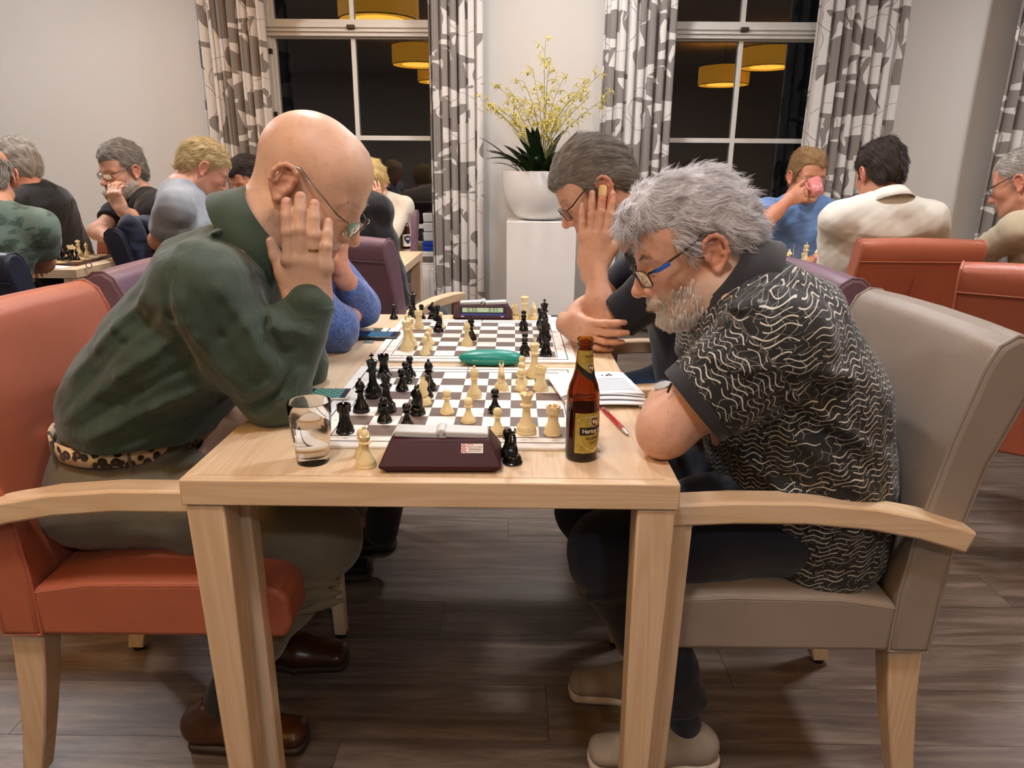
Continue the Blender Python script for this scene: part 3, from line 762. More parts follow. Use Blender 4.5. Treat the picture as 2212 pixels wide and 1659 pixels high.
M_IV = plain('ivory_plastic', '#e6d3a0', .34, Subsurface_Weight=.12, Subsurface_Radius=(.004, .003, .0015)); M_EB = plain('ebony_plastic', '#0d0c0c', .22)
def bbase(r, h): return [(0, 0), (r*.97, 0), (r, h*.03), (r, h*.055), (r*.93, h*.075), (r*.96, h*.10), (r*.90, h*.14)]
PROF = {
 'pawn': bbase(.0148, .050)+[(.0118, .011), (.0078, .0155), (.0074, .0185), (.0056, .0215), (.0047, .029), (.0050, .0315), (.0088, .0325), (.0088, .0335), (.0052, .0350), (.0064, .0367), (.0082, .0400), (.0085, .0430), (.0074, .0468), (.0048, .0495), (0, .0506)],
 'rook': bbase(.0172, .056)+[(.0158, .0115), (.0128, .0165), (.0122, .0195), (.0104, .0225), (.0094, .0355), (.0098, .0400), (.0126, .0420), (.0128, .0520), (.0096, .0520), (.0094, .0465), (0, .0465)],
 'bishop': bbase(.0172, .070)+[(.0150, .0130), (.0102, .0190), (.0098, .0225), (.0070, .0260), (.0060, .0375), (.0066, .0405), (.0106, .0420), (.0106, .0432), (.0068, .0452), (.0090, .0490), (.0097, .0535), (.0084, .0595), (.0046, .0645), (.0026, .0660), (.0034, .0680), (.0028, .0705), (0, .0718)],
 'queen': bbase(.0196, .085)+[(.0178, .0150), (.0120, .0220), (.0116, .0260), (.0084, .0310), (.0070, .0480), (.0076, .0520), (.0126, .0545), (.0126, .0560), (.0080, .0590), (.0078, .0610), (.0102, .0690), (.0134, .0760), (.0108, .0770), (.0070, .0800), (.0030, .0812), (.0036, .0830), (.0028, .0855), (0, .0862)],
 'king': bbase(.0200, .093)+[(.0182, .0160), (.0124, .0235), (.0118, .0275), (.0086, .0330), (.0074, .0510), (.0080, .0550), (.0130, .0575), (.0130, .0590), (.0082, .0620), (.0080, .0640), (.0120, .0790), (.0124, .0805), (.0060, .0840), (.0030, .0848), (0, .0848)],
 'knight': bbase(.0172, .058)+[(.0152, .0110), (.0118, .0155), (0, .0165)]}
PMESH = {}
def piece_mesh(kind, mat):
    key = (kind, mat.name)
    if key in PMESH: return PMESH[key]
    m = MB(); m.lathe(PROF[kind], 24)
    if kind == 'king':
        m.box((0, 0, .0905), (.0030, .0034, .0125)); m.box((0, 0, .0918), (.0095, .0034, .0030))
    if kind == 'queen':
        for i in range(8): a = i*PI/4; m.lathe([(0, -.0026), (.0024, -.001), (.0026, .0006), (.0014, .0022), (0, .0028)], 8, (math.cos(a)*.0118, math.sin(a)*.0118, .0768))
    if kind == 'rook':
        for i in range(6): a = i*PI/3; m.box((math.cos(a)*.0111, math.sin(a)*.0111, .0536), (.0034, .0078, .0042), Matrix.Rotation(a, 3, 'Z'))
    if kind == 'bishop': m.box((.0058, 0, .0570), (.0090, .0150, .0012), Matrix.Rotation(.75, 3, 'Y'))
    if kind == 'knight':
        out = [(-.0105, .016, .0085), (.0100, .016, .0085), (.0090, .021, .0078), (.0040, .028, .0070), (.0050, .0325, .0068), (.0120, .0345, .0055), (.0165, .0375, .0046), (.0172, .0405, .0044), (.0150, .0440, .0050), (.0095, .0490, .0056), (.0045, .0530, .0050), (.0030, .0585, .0022), (-.0005, .0550, .0046), (-.0050, .0525, .0050), (-.0095, .0465, .0052), (-.0122, .0390, .0060), (-.0128, .0300, .0072), (-.0122, .0220, .0080)]
        n = len(out); cx = sum(o[0] for o in out)/n; cz = sum(o[1] for o in out)/n; L = []
        for s, f, e in ((-1, 1, .55), (-1, .80, 1.0), (1, .80, 1.0), (1, 1, .55)): pass
        rings = [[Vector((cx+(x-cx)*f, sgn*w*ww, cz+(z-cz)*f)) for x, z, w in out] for sgn, ww, f in ((-1, 1.0, .74), (-1, .62, .96), (1, .62, .96), (1, 1.0, .74))]
        rings = [[Vector((cx+(x-cx)*f, y*w, cz+(z-cz)*f)) for x, z, w in out] for y, f in ((-1.05, .70), (-.80, .90), (-.35, 1.0), (.35, 1.0), (.80, .90), (1.05, .70))]
        m.loft(rings)
        for s in (-1, 1): m.tube([(.0005, s*.003, .054), (-.001, s*.004, .059), (-.0025, s*.0035, .0625)], [.0026, .002, .0005], 6)
    PMESH[key] = m.mesh('chess_'+kind, mat, 42); return PMESH[key]
def piece(kind, white, loc, label, rz=0, group=None, s=1, tilt=0):
    me = piece_mesh(kind, M_IV if white else M_EB)
    o = obj('chess_'+kind, me, None, None, label, 'chess piece', group); o.location = loc; o.rotation_euler = (tilt, 0, rz); o.scale = (s, s, s); return o
B1Z = TZ+.0065
G1, G2 = 'chess pieces on and beside the nearer board', 'chess pieces on and beside the farther board'
for kind, w, px, py, lb, rz in [
 ('king', 0, 807, 857, 'black king on the nearer board, matt and tallest of the black pieces', .3), ('rook', 0, 830, 815, 'black rook in the corner behind the black king on the nearer board', 0),
 ('queen', 0, 836, 888, 'black queen in the middle of the black group on the nearer board', 0), ('bishop', 0, 780.6, 889, 'black bishop at the left edge of the nearer board', .5),
 ('rook', 0, 746, 934, 'black rook on the left front corner of the nearer board beside the water glass', .3), ('pawn', 0, 831, 911, 'black pawn directly in front of the black queen on the nearer board', 0),
 ('pawn', 0, 868.5, 843, 'nearest of three black pawns right of the black king on the nearer board', 0), ('pawn', 0, 877, 826, 'middle one of three black pawns right of the black king on the nearer board', 0), ('pawn', 0, 886, 813, 'farthest of three black pawns right of the black king on the nearer board', 0),
 ('bishop', 0, 927, 842, 'black bishop standing behind a pawn and the cream knight on the nearer board', .5), ('pawn', 0, 922, 858, 'black pawn between the cream knight and a black bishop on the nearer board', 0),
 ('knight', 1, 915, 873, 'cream knight among the black pieces on the nearer board', 1.2), ('knight', 0, 901.5, 894, 'black knight in front of the cream knight on the nearer board', 2.4), ('pawn', 0, 880, 925, 'black pawn half hidden behind the maroon clock', 0),
 ('pawn', 1, 965.7, 893, 'cream pawn standing leftmost on the nearer board', 0), ('pawn', 1, 1012, 912, 'cream pawn behind the grey rocker of the near clock', 0), ('bishop', 1, 1024.6, 858, 'cream bishop in the middle of the nearer board', .2),
 ('pawn', 0, 1069, 890, 'single black pawn among the cream pieces on the nearer board', 0), ('pawn', 1, 1074.6, 936, 'cream pawn directly in front of the lone black pawn', 0), ('queen', 1, 1136.6, 935, 'cream queen at the front right of the nearer board', 0),
 ('rook', 1, 1194, 938, 'cream rook at the right front corner of the nearer board beside the bottle', .2), ('rook', 1, 1168, 843, 'cream rook in front of the cream king on the nearer board', .4), ('king', 1, 1154, 814, 'cream king at the back edge of the nearer board', 1.4),
 ('pawn', 1, 1126, 843, 'nearest of three lined-up cream pawns left of the cream rook', 0), ('pawn', 1, 1127, 828, 'middle one of three lined-up cream pawns left of the cream rook', 0), ('pawn', 1, 1127.5, 813, 'farthest of three lined-up cream pawns left of the cream rook', 0), ('knight', 1, 1083, 841, 'cream knight seen head-on on the nearer board', -1.5)]:
    piece(kind, w, onz(px, py, B1Z), lb, rz, G1)
for kind, w, px, py, lb, rz in [('bishop', 1, 791, 1007, 'captured cream bishop on the bare table left of the maroon clock', -1.4), ('pawn', 1, 784, 985, 'captured cream pawn behind the captured cream bishop', 0), ('knight', 0, 1107, 1000, 'captured black knight right of the maroon clock', -1.5), ('pawn', 0, 1096, 984, 'captured black pawn behind the captured black knight', 0)]:
    piece(kind, w, onz(px, py, TZ), lb, rz, G1)
for kind, w, px, py, lb, rz in [('rook', 1, 905, 709, 'cream rook in the left back corner of the farther board', .2), ('king', 1, 879, 756, 'cream king at the left front of the farther board', 1.3), ('queen', 1, 887, 747, 'cream queen just behind the cream king on the farther board', 0),
 ('pawn', 1, 918, 766, 'nearest of three cream pawns in a line on the farther board', 0), ('pawn', 1, 924, 755, 'middle one of three cream pawns in a line on the farther board', 0), ('pawn', 1, 928, 744, 'farthest of three cream pawns in a line on the farther board', 0),
 ('knight', 0, 947, 717, 'matt black knight at the back left of the farther board', 3.0), ('pawn', 1, 952, 708, 'cream pawn behind the matt black knight on the farther board', 0), ('bishop', 1, 1009, 746, 'cream bishop in the middle of the farther board', .5), ('bishop', 0, 1017.5, 734, 'black bishop half hidden behind the cream bishop on the farther board', .5),
 ('pawn', 0, 1131, 713, 'nearer of two black pawns in front of the cream knights on the farther board', 0), ('pawn', 0, 1131, 703.5, 'farther of two black pawns in front of the cream knights on the farther board', 0), ('rook', 0, 1169, 704, 'black rook at the right back corner of the farther board', .2), ('king', 0, 1175, 712, 'black king in the right-hand file of the farther board', .2),
 ('bishop', 0, 1176, 724, 'black bishop in front of the black king on the farther board', .5), ('pawn', 0, 1169, 738, 'black pawn left of the black bishop in the right-hand file', 0), ('queen', 0, 1173, 749, 'black queen behind the front black rook on the farther board', 0), ('rook', 0, 1179, 768, 'black rook at the right front corner of the farther board', .3), ('pawn', 0, 1133, 768, 'black pawn nearest the green glasses case', 0), ('pawn', 0, 1133.5, 757, 'black pawn behind the one nearest the green glasses case', 0)]:
    piece(kind, w, onz(px, py, B1Z), lb, rz, G2)
for kind, w, px, py, lb, rz in [('pawn', 0, 851, 689, 'captured black pawn standing alone at the far left table edge', 0), ('queen', 0, 893, 684, 'captured black queen at the far table edge', 0), ('pawn', 0, 889, 691, 'captured black pawn in front of the captured black queen', 0), ('pawn', 0, 911, 689, 'captured black pawn right of the captured black queen', 0), ('knight', 0, 934, 692, 'captured black knight left of the far clock', 2.8), ('pawn', 0, 946, 690, 'captured black pawn between the captured knight and the far clock', 0),
 ('knight', 1, 1113, 691, 'captured cream knight touching the far clock', 2.9), ('queen', 1, 1133, 691, 'captured cream queen between two cream knights', 0), ('knight', 1, 1152, 691.5, 'captured cream knight right of the captured cream queen', -1.2)]:
    piece(kind, w, onz(px, py, TZ), lb, rz, G2)

# ------------------------------------------------------------------ chess clocks
M_CLK = plain('clock_maroon', '#380e18', .5, bump=.06, bscale=900, Specular_IOR_Level=.3); M_ROCK = plain('clock_rocker', '#c9d0d0', .4); M_LCD = plain('lcd_green', '#a9bf98', .25); M_BLUE = plain('clock_blue', '#23409c', .35); M_STICK = plain('sticker_white', '#ece4e0', .5); M_RED = plain('sticker_red', '#c23846', .5)
def clock(loc, rz, label, sticker=False, tilt=.05):
    c = empty('chess_clock', loc, rz, label, 'chess clock')
    def ring(z, hx, y0, y1): return [(-hx, y0, z), (hx, y0, z), (hx, y1, z), (-hx, y1, z)]
    MB().loft([ring(.0, .088, -.046, .046), ring(.010, .099, -.055, .055), ring(.013, .1, -.056, .056), ring(.046, .083, -.029, .031), ring(.050, .080, -.026, .028)]).build('housing', M_CLK, c, bevel=.004, bseg=3)
    r = MB(); R = Matrix.Rotation(tilt, 3, 'Y'); r.box((-.039, 0, .054), (.078, .036, .012), R); r.box((.039, 0, .0545), (.078, .036, .012), R)
    r.lathe([(.0, -.018), (.011, -.018), (.011, .018), (0, .018)], 16, (0, 0, .054), Matrix.Rotation(PI/2, 3, 'X')); r.build('rocker', M_ROCK, c, bevel=.003, bseg=3)
    sl = math.atan2(.033, .027)                      # slope of the front face
    F = empty_part = None
    def face(name, x0, x1, s0, s1, mat, lift, par=c):
        # a panel lying on the slanted front: s = 0 at the foot, 1 at the top
        def pt(x, s): return Vector((x, lerp(-.056, -.029, s), lerp(.013, .046, s)))+Vector((0, -.774, .633))*lift
        m = MB(); m.loft([[pt(x0, s0)-Vector((0, -.774, .633))*.002, pt(x1, s0)-Vector((0, -.774, .633))*.002, pt(x1, s1)-Vector((0, -.774, .633))*.002, pt(x0, s1)-Vector((0, -.774, .633))*.002], [pt(x0, s0), pt(x1, s0), pt(x1, s1), pt(x0, s1)]]); return m.build(name, mat, par, smooth=0)
    bz = face('bezel', -.076, .076, .32, .93, plain('clock_bezel', '#1d0f12', .3), .0006); lcd = face('display', -.068, .068, .47, .86, M_LCD, .0010)
    face('blue_strip', -.074, .074, .22, .31, M_BLUE, .0010)
    for x in (-.068, .064): face('button', x-.004, x+.006, .07, .13, M_ROCK, .0010)
    def onface(x, s, l): return (x, lerp(-.056, -.029, s)-.774*l, lerp(.013, .046, s)+.633*l)
    for s_, x in (('0:33.', -.034), ('0:51.', .038)): text_mesh('digits', s_, .0215, M_INK, lcd, onface(x, .66, .0014), (math.atan2(.033, .027), 0, 0), sx=.92)
    if sticker:                                      # club sticker on the rear slope
        def bp(x, s, l): return Vector((x, lerp(.056, .031, s), lerp(.013, .046, s)))+Vector((0, .797, .604))*l
        def rear(name, x0, x1, s0, s1, mat, l, par): m = MB(); m.loft([[bp(x0, s0, l-.0004), bp(x1, s0, l-.0004), bp(x1, s1, l-.0004), bp(x0, s1, l-.0004)], [bp(x0, s0, l), bp(x1, s0, l), bp(x1, s1, l), bp(x0, s1, l)]]); return m.build(name, mat, par, smooth=0)
        st = rear('sticker', -.070, -.034, .58, .96, M_STICK, .0008, c); ch = MB()
        for i in range(3):
            for j in range(6):
                if (i+j) % 2 == 0:
                    x = -.0345-i*.0027; s = .60+j*.058; p = [bp(x, s, .0011), bp(x-.0027, s, .0011), bp(x-.0027, s+.058, .0011), bp(x, s+.058, .0011)]; ch._add(p, [(0, 1, 2, 3)])
        ch.build('check_print', M_RED, st, smooth=0); rt = (math.atan2(.033, .025), 0, PI)
        for k in range(3): rear('check_print', -.0445-.0034*k, -.0465-.0034*k, .90, .945, M_RED, .0011, st)
        rear('printed_line', -.0445, -.067, .635, .65, M_LEGEND, .0011, st)
        for s_, q, z_, b_ in (('Schaakvereniging', .84, .0036, 0), ('Zierikzee', .735, .0054, .00006)):
            p = bp(-.0565, q, .0011); text_mesh('lettering', s_, z_, M_INK, st, p, rt, bold=b_)
    return c
clock((-.1235, 1.108, TZ), PI+.02, 'maroon chess clock seen from behind with a club sticker', True, tilt=-.045)
clock((-.113, 2.355, TZ), 0, 'maroon chess clock with green display at the far table edge', False, tilt=-.05)

# ------------------------------------------------------------------ bottle, glass, pen, papers, phones, case
def lathe_obj(name, prof, mat, par, n=40, **kw): return MB().lathe(prof, n, cap=False).build(name, mat, par, smooth=50, **kw)
def clear(name, col, ior=1.45, rough=0.0): 
    if name in MATS: return MATS[name]
    t = NT(name); t.set(Base_Color=lin(col), Roughness=rough, IOR=ior, Transmission_Weight=1.0); MATS[name] = t.m; return t.m
M_BROWN = clear('brown_glass', '#a5600f', 1.5); M_BEER = clear('beer', '#6e3206', 1.34); M_GLASS = clear('clear_glass', '#ffffff', 1.32); M_WATER = clear('water', '#ffffff', 1.30)
M_GOLD = plain('label_gold', '#b39c45', .38, .25, var=.18, vscale=120); M_LBLK = plain('label_black', '#141112', .45); M_LWHT = plain('label_cream', '#ece3c4', .5); M_LRED = plain('label_red', '#a83420', .5)
def bottle(loc, label, rz=0, s=1.0, plainlab=False, lab=M_GOLD):
    b = empty('beer_bottle', loc, rz, label, 'bottle'); b.scale = (s, s, s)
    out = [(0, .0015), (.024, 0), (.0290, .002), (.0302, .008), (.0302, .118), (.0296, .128), (.0262, .143), (.0205, .158), (.0170, .172), (.0142, .205), (.0136, .2105), (.0136, .214), (.0150, .2155), (.0152, .2190), (.0140, .2205), (.0138, .2225), (.0150, .2240), (.0150, .2275), (.0138, .2295), (.0105, .2295)]
    inn = [(.0100, .2285), (.0104, .210), (.0135, .172), (.0175, .157), (.0232, .142), (.0268, .127), (.0272, .118), (.0272, .010), (.024, .006), (0, .006)]
    lathe_obj('glass_body', out+inn, M_BROWN, b)
    lathe_obj('beer', [(0, .0055), (.0245, .0055), (.0278, .0100), (.0278, .102), (0, .102)], M_BEER, b)
    rr = .0306
    def wrap(a0, r): return lambda co: Vector((r*math.sin(a0+co.x/r), -r*math.cos(a0+co.x/r), co.y))
    def patch(name, a0, a1, z0, z1, mat, r=rr, par=b, n=28, zf=None, r1=None):
        m = MB(); rings = []
        for i in range(n+1):
            t = i/n; a = lerp(a0, a1, t); zz0, zz1 = (zf(t) if zf else (z0, z1)); q0 = r if r1 is None else r1(zz0); q1 = r if r1 is None else r1(zz1)
            rings.append([Vector((q0*math.sin(a), -q0*math.cos(a), zz0)), Vector((q1*math.sin(a), -q1*math.cos(a), zz1)), Vector(((q1-.0003)*math.sin(a), -(q1-.0003)*math.cos(a), zz1)), Vector(((q0-.0003)*math.sin(a), -(q0-.0003)*math.cos(a), zz0))])
        return m.loft(rings).build(name, mat, par, smooth=60)
    A0 = .62                                        # the middle of the label
    lb = patch('label', A0-1.15, A0+1.15, .019, .096, lab)
    if plainlab:                                    # white label with a dark blue shield
        sb = patch('label_shield', A0-.75, A0+.85, 0, 0, plain('label_navy', '#1c2346', .5), rr+.0003, lb, zf=lambda t: (.036+.03*(2*t-1)**2, .090-.012*(2*t-1)**2))
        text_mesh('lettering', 'AB', .020, lab, sb, None, None, bold=.0008, wrapfn=lambda co: wrap(A0, rr+.0007)(Vector((co.x, co.y+.068, 0)))); patch('neck_label', A0-1.2, A0+1.2, .168, .20, lab, r1=lambda z: float(np.interp(z, [.150, .158, .172, .205, .21], [.0236, .0208, .0173, .0145, .0139]))+.0002); return b
    def onl(pts, r): return [Vector((r*math.sin(A0+x/r), -r*math.cos(A0+x/r), z)) for x, z in pts]
    def ribbon(pts, mat, w=.0011, r=rr+.0004): MB().tube(onl(pts, r), w*.5, 6, flat=(1, .6)).build('label_line', mat, lb, smooth=60)
    sh = [(-.026, .088), (-.0285, .083), (-.027, .07), (-.027, .052), (-.024, .040), (-.015, .030), (0, .0215), (.015, .030), (.024, .040), (.027, .052), (.027, .07), (.0285, .083), (.026, .088), (0, .0895), (-.026, .088)]
    fine = []
    for i in range(len(sh)-1):
        for k in range(4): fine.append((lerp(sh[i][0], sh[i+1][0], k/4), lerp(sh[i][1], sh[i+1][1], k/4)))
    ribbon(fine+[fine[0]], M_LWHT)
    patch('name_band', A0-.027/rr, A0+.027/rr, .0545, .0695, M_LBLK, rr+.0003, lb)
    text_mesh('lettering', 'Hertog Jan', .0118, M_LWHT, lb, None, None, bold=.0002, wrapfn=lambda co: wrap(A0, rr+.0008)(Vector((co.x*.86, co.y+.0620, 0))))
    text_mesh('lettering', 'PILSENER', .0070, M_LBLK, lb, None, None, bold=.0001, wrapfn=lambda co: wrap(A0, rr+.0006)(Vector((co.x, co.y+.0475, 0))))
    for x0, x1, z in ((-.011, .011, .0405), (-.006, .006, .0370)): ribbon([(lerp(x0, x1, k/6), z) for k in range(7)], M_LBLK, .0011)
    ribbon([(-.028, .0265), (-.019, .0262), (-.014, .0258)], M_LBLK, .0006); ribbon([(-.026, .029), (-.0245, .033), (-.0235, .031), (-.0225, .0295), (-.021, .0335), (-.019, .0295), (-.0165, .031)], M_LBLK, .0005)
    def crest(cx, cz, k, rf, par):
        def g(pts, mat, l):
            m = MB(); q = [(cx+x*k, cz+z*k) for x, z in pts]; c0 = (cx, cz); P = [Vector((rf(z)*math.sin(A0+x/rf(z)), -rf(z)*math.cos(A0+x/rf(z)), z))*1 for x, z in q+[c0]]
            P = [Vector((p.x*(1+l/rf(p.z)), p.y*(1+l/rf(p.z)), p.z)) for p in P]; n = len(q); m._add(P, [(i, (i+1) % n, n) for i in range(n)]); m.build('crest', mat, par, smooth=0)
        S = [(-1, 1), (0, 1.05), (1, 1), (1, .1), (.72, -.6), (0, -1.2), (-.72, -.6), (-1, .1)]
        g([(x*1.18, z*1.14) for x, z in S], M_LWHT, .0007); g(S, M_LBLK, .0010); g([(.05, .95), (.95, .95), (.9, .1), (.05, .1)], M_LRED, .0012)
        for ox, oz in ((-.42, .2), (.42, -.1)): g([(ox+.34*math.cos(a*PI/5)*(.7+.3*(a % 2)), oz+.55*math.sin(a*PI/5)) for a in range(10)], M_LWHT, .0014)
        g([(-.5, -.5), (.5, -.5), (0, -1.0)], M_LRED, .0013)
    crest(.002, .0790, .0076, lambda z: rr+.0001, lb)
    nr = lambda z: float(np.interp(z, [.150, .158, .172, .205, .21], [.0236, .0208, .0173, .0145, .0139]))
    nk = patch('neck_label', A0-1.75, A0+1.75, 0, 0, lab, r1=nr, zf=lambda t: (lerp(.186, .166, 1-abs(2*t-1)), .2085))
    patch('neck_band', A0-1.75, A0+1.75, 0, 0, M_LBLK, r1=lambda z: nr(z)+.0001, par=nk, zf=lambda t: (lerp(.180, .152, 1-abs(2*t-1)), lerp(.1875, .1675, 1-abs(2*t-1))))
    crest(.0, .1775, .0058, lambda z: nr(z)+.0006, nk)
    text_mesh('lettering', 'PILSENER', .0056, M_LBLK, nk, None, None, bold=.0001, wrapfn=lambda co: wrap(A0, nr(.198)+.0006)(Vector((co.x*.9, co.y+.198, 0))))
    return b
bottle(onz(1255, 987, TZ), 'brown pilsner bottle with gold label on the near table corner', 0, .925)
g = empty('water_glass', onz(677, 996, TZ), 0, 'clear tumbler half full of water at the left table corner', 'glass'); g.scale = (.97, .97, .90)
lathe_obj('tumbler', [(0, 0), (.0265, 0), (.0280, .002), (.0290, .02), (.0335, .06), (.0362, .095), (.0366, .118), (.0362, .1195), (.0352, .118), (.0347, .095), (.0320, .06), (.0276, .022), (.0262, .016), (0, .014)], M_GLASS, g, 48)
lathe_obj('water', [(0, .0135), (.0268, .0155), (.0281, .022), (.0325, .06), (.0338, .0755), (0, .0755)], M_WATER, g, 48)
pen = empty('ballpoint_pen', onz(1328, 909, TZ+.0045), 0, 'red metal ballpoint pen beside the beer bottle', 'pen')
a_, b_ = onz(1300, 880, TZ+.0045), onz(1355, 936, TZ+.0045); d_ = (b_-a_); L_ = d_.length; pen.rotation_euler = (0, 0, math.atan2(d_.y, d_.x)); RX = Matrix.Rotation(PI/2, 3, 'Y')
M_PENR = plain('pen_red', '#b3142c', .25, .4); M_PENS = plain('pen_silver', '#c9c6c2', .25, .9)
h = L_/2
MB().lathe([(0, -h+.012), (.0042, -h+.013), (.0045, -.01), (.0045, h-.030), (.0042, h-.028)], 16, R=RX).build('barrel', M_PENR, pen)
MB().lathe([(.0042, h-.028), (.0040, h-.02), (.0020, h-.004), (.0008, h), (0, h)], 16, R=RX).build('tip', M_PENS, pen)
MB().lathe([(0, -h), (.0036, -h+.001), (.0038, -h+.011), (.0034, -h+.013)], 16, R=RX).build('push_button', plain('pen_pink', '#b34a62', .4), pen)
for q in (h-.046, h-.041, h-.036): MB().lathe([(.0046, q), (.0050, q+.001), (.0046, q+.002)], 16, R=RX, cap=False).build('ring', M_PENS, pen)
MB().box((-h+.025, 0, .0052), (.03, .003, .0016)).build('clip', M_PENS, pen)

M_PAPER = plain('paper', '#edeef2', .7, var=.02); M_RULE = plain('ruled_ink', '#9aa0b4', .7)
def sheet(pts, name, mat, par, curl=.0, n=10, th=.0006, z=0):
    """a sheet over four corners (near-left, near-right, far-right, far-left), with a soft curl"""
    A, B, C, D = [Vector(p) for p in pts]; m = MB(); rings = []
    for i in range(n+1):
        t = i/n; zz = curl*math.sin(PI*t)+z; rings.append([A.lerp(B, t)+Vector((0, 0, zz)), D.lerp(C, t)+Vector((0, 0, zz)), D.lerp(C, t)+Vector((0, 0, zz+th)), A.lerp(B, t)+Vector((0, 0, zz+th))])
    return m.loft(rings).build(name, mat, par, smooth=50)
nb = empty('score_book', (.2, 1.55, TZ), 0, 'open score notebook with printed sheets beside the beer bottle', 'notebook')
O = Vector((.2, 1.55, 0))
def tl(px, py, z): return onz(px, py, TZ+z)-Vector((.2, 1.55, TZ))
for i, (q, cl) in enumerate((((1226, 880, 1395, 876, 1372, 832, 1196, 838), .004), ((1222, 870, 1396, 866, 1362, 822, 1192, 828), .006), ((1216, 862, 1394, 858, 1352, 814, 1188, 820), .008))):
    z = .007+.004*i; sheet([tl(q[0], q[1], z), tl(q[2], q[3], z), tl(q[4], q[5], z), tl(q[6], q[7], z)], 'page', M_PAPER, nb, cl, th=.0025)
z = .020; lp = [tl(1212, 858, z), tl(1262, 856, z), tl(1256, 810, z), tl(1182, 815, z)]; rp = [tl(1262, 856, z), tl(1392, 852, z), tl(1345, 806, z), tl(1256, 810, z)]
sheet(lp, 'page', M_PAPER, nb, .006, th=.002); pg = sheet(rp, 'page', M_PAPER, nb, .004, th=.002)
A, B, C, D = [Vector(p) for p in rp]
for k in range(8):
    t = .12+k*.075; l0, l1 = A.lerp(D, t), B.lerp(C, t); pts = [l0.lerp(l1, s)+Vector((0, 0, .0026+.004*math.sin(PI*s))) for s in np.linspace(.12, .9, 9)]
    MB().tube(pts, .0004, 4).build('ruled_line', M_RULE, pg)
kx = A.lerp(B, .55).lerp(D.lerp(C, .55), .8)
m = MB()
for k in range(6): m.box(kx+Vector((rs.uniform(-.012, .012), rs.uniform(-.01, .01), .0068)), (.006, .004, .0003), Matrix.Rotation(rs.uniform(0, 3), 3, 'Z'))
m.build('emblem', M_INK, pg, smooth=0)

def phone_screen(par, x0, x1, y0, y1, z, c1, c2, c3):
    MB().bx((x0, y0, z-.0006), (x1, y1, z)).build('screen', c3, par, smooth=0); w = (y1-y0)
    for i in range(8):
        for j in range(8):
            q = w*.98/8; xx = x1-.012-8*q+i*q; yy = y0+.01*w+j*q
            if (i+j) % 2 == 0: 
                sq_ = MB().bx((xx, yy, z), (xx+q, yy+q, z+.0002)).build('screen_square', c1, par, smooth=0)
    MB().bx((x1-.012-8*(w*.98/8), y0+.01*w, z-.0001), (x1-.012, y1-.01*w, z+.0001)).build('screen_board', c2, par, smooth=0)
def screen_mat(n, c, s): 
    if n in MATS: return MATS[n]
    t = NT(n); t.set(Base_Color=(.01, .01, .01), Roughness=.12, Emission_Color=lin(c), Emission_Strength=s); MATS[n] = t.m; return t.m
p1 = empty('smartphone', (-.435, 1.455, TZ), .02, 'white-cased smartphone with a green chess diagram beside the nearer board', 'phone')
MB().bx((-.078, -.038, 0), (.078, .038, .0105)).build('case', plain('phone_case_white', '#d9d9cc', .4), p1, bevel=.005, bseg=4)
phone_screen(p1, -.071, .070, -.033, .033, .0112, screen_mat('scr_green', '#3f7d5f', .7), screen_mat('scr_pale', '#7fb0a8', .7), screen_mat('scr_dark', '#1c2b3c', .5))
p2 = empty('smartphone', (-.43, 2.045, TZ), -.02, 'dark smartphone in an open wallet case beside the farther board', 'phone')
MB().bx((-.085, .030, 0), (.090, .115, .0055)).build('wallet_flap', plain('wallet_green', '#54634f', .6, bump=.2, bscale=300), p2, bevel=.002)
MB().bx((-.08, -.042, 0), (.08, .036, .012)).build('case', plain('phone_case_black', '#15171b', .35), p2, bevel=.004, bseg=3)
phone_screen(p2, -.073, .072, -.037, .032, .0125, screen_mat('scr_blue', '#2f6d97', .8), screen_mat('scr_blue2', '#5b97b8', .8), screen_mat('scr_navy', '#16284e', .6))
MB().bx((-.012, -.075, 0), (.018, -.040, .002)).build('clasp', plain('clasp_grey', '#6d7678', .5), p2, bevel=.0008)
for x in (.012, .036, .06): MB().bx((x, .06, .0054), (x+.018, .11, .0062)).build('card', M_STICK, p2)
MB().lathe([(0, .0055), (.022, .0055), (.022, .0060), (0, .0060)], 24, (-.035, .085, 0)).build('card', M_STICK, p2)
gc = empty('glasses_case', (-.065, 1.742, TZ), -.01, 'teal clamshell glasses case lying between the two boards', 'case')
M_TEAL = plain('case_teal', '#1d9080', .35)
S_ = Sdf(.0022)
def shell(z0, sgn):
    m = MB(); rings = []
    for i in range(25):
        t = -1+2*i/24; x = .083*t; w = .031*(1-abs(t)**2.6)**.5+.0004; hh = (.021 if sgn > 0 else .018)*(1-abs(t)**2.4)**.5+.0003
        rings.append([Vector((x, w*math.cos(a), z0+sgn*hh*abs(math.sin(a))**.8)) for a in np.linspace(0, PI, 15)]+[Vector((x, -w*q, z0)) for q in (.5, 0, -.5)])
    return m.loft(rings)
shell(.0195, 1).build('lid', M_TEAL, gc, smooth=60); shell(.0188, -1).build('base', M_TEAL, gc, smooth=60)
MB().tube([(-.045, -.0292, .0192), (0, -.0308, .0192), (.035, -.0302, .0192)], .0008, 5).build('seam_line', plain('case_seam', '#c7b48c', .5), gc)
pd = empty('score_pad', onz(1222, 690, TZ), .0, 'white score sheets lying behind the right corner of the farther board', 'paper')
MB().bx((-.08, -.05, 0), (.10, .05, .004)).build('sheet', M_PAPER, pd); MB().bx((-.05, .02, .004), (.10, .028, .011)).build('pencil', plain('pencil_grey', '#4e5054', .4), pd, bevel=.003)

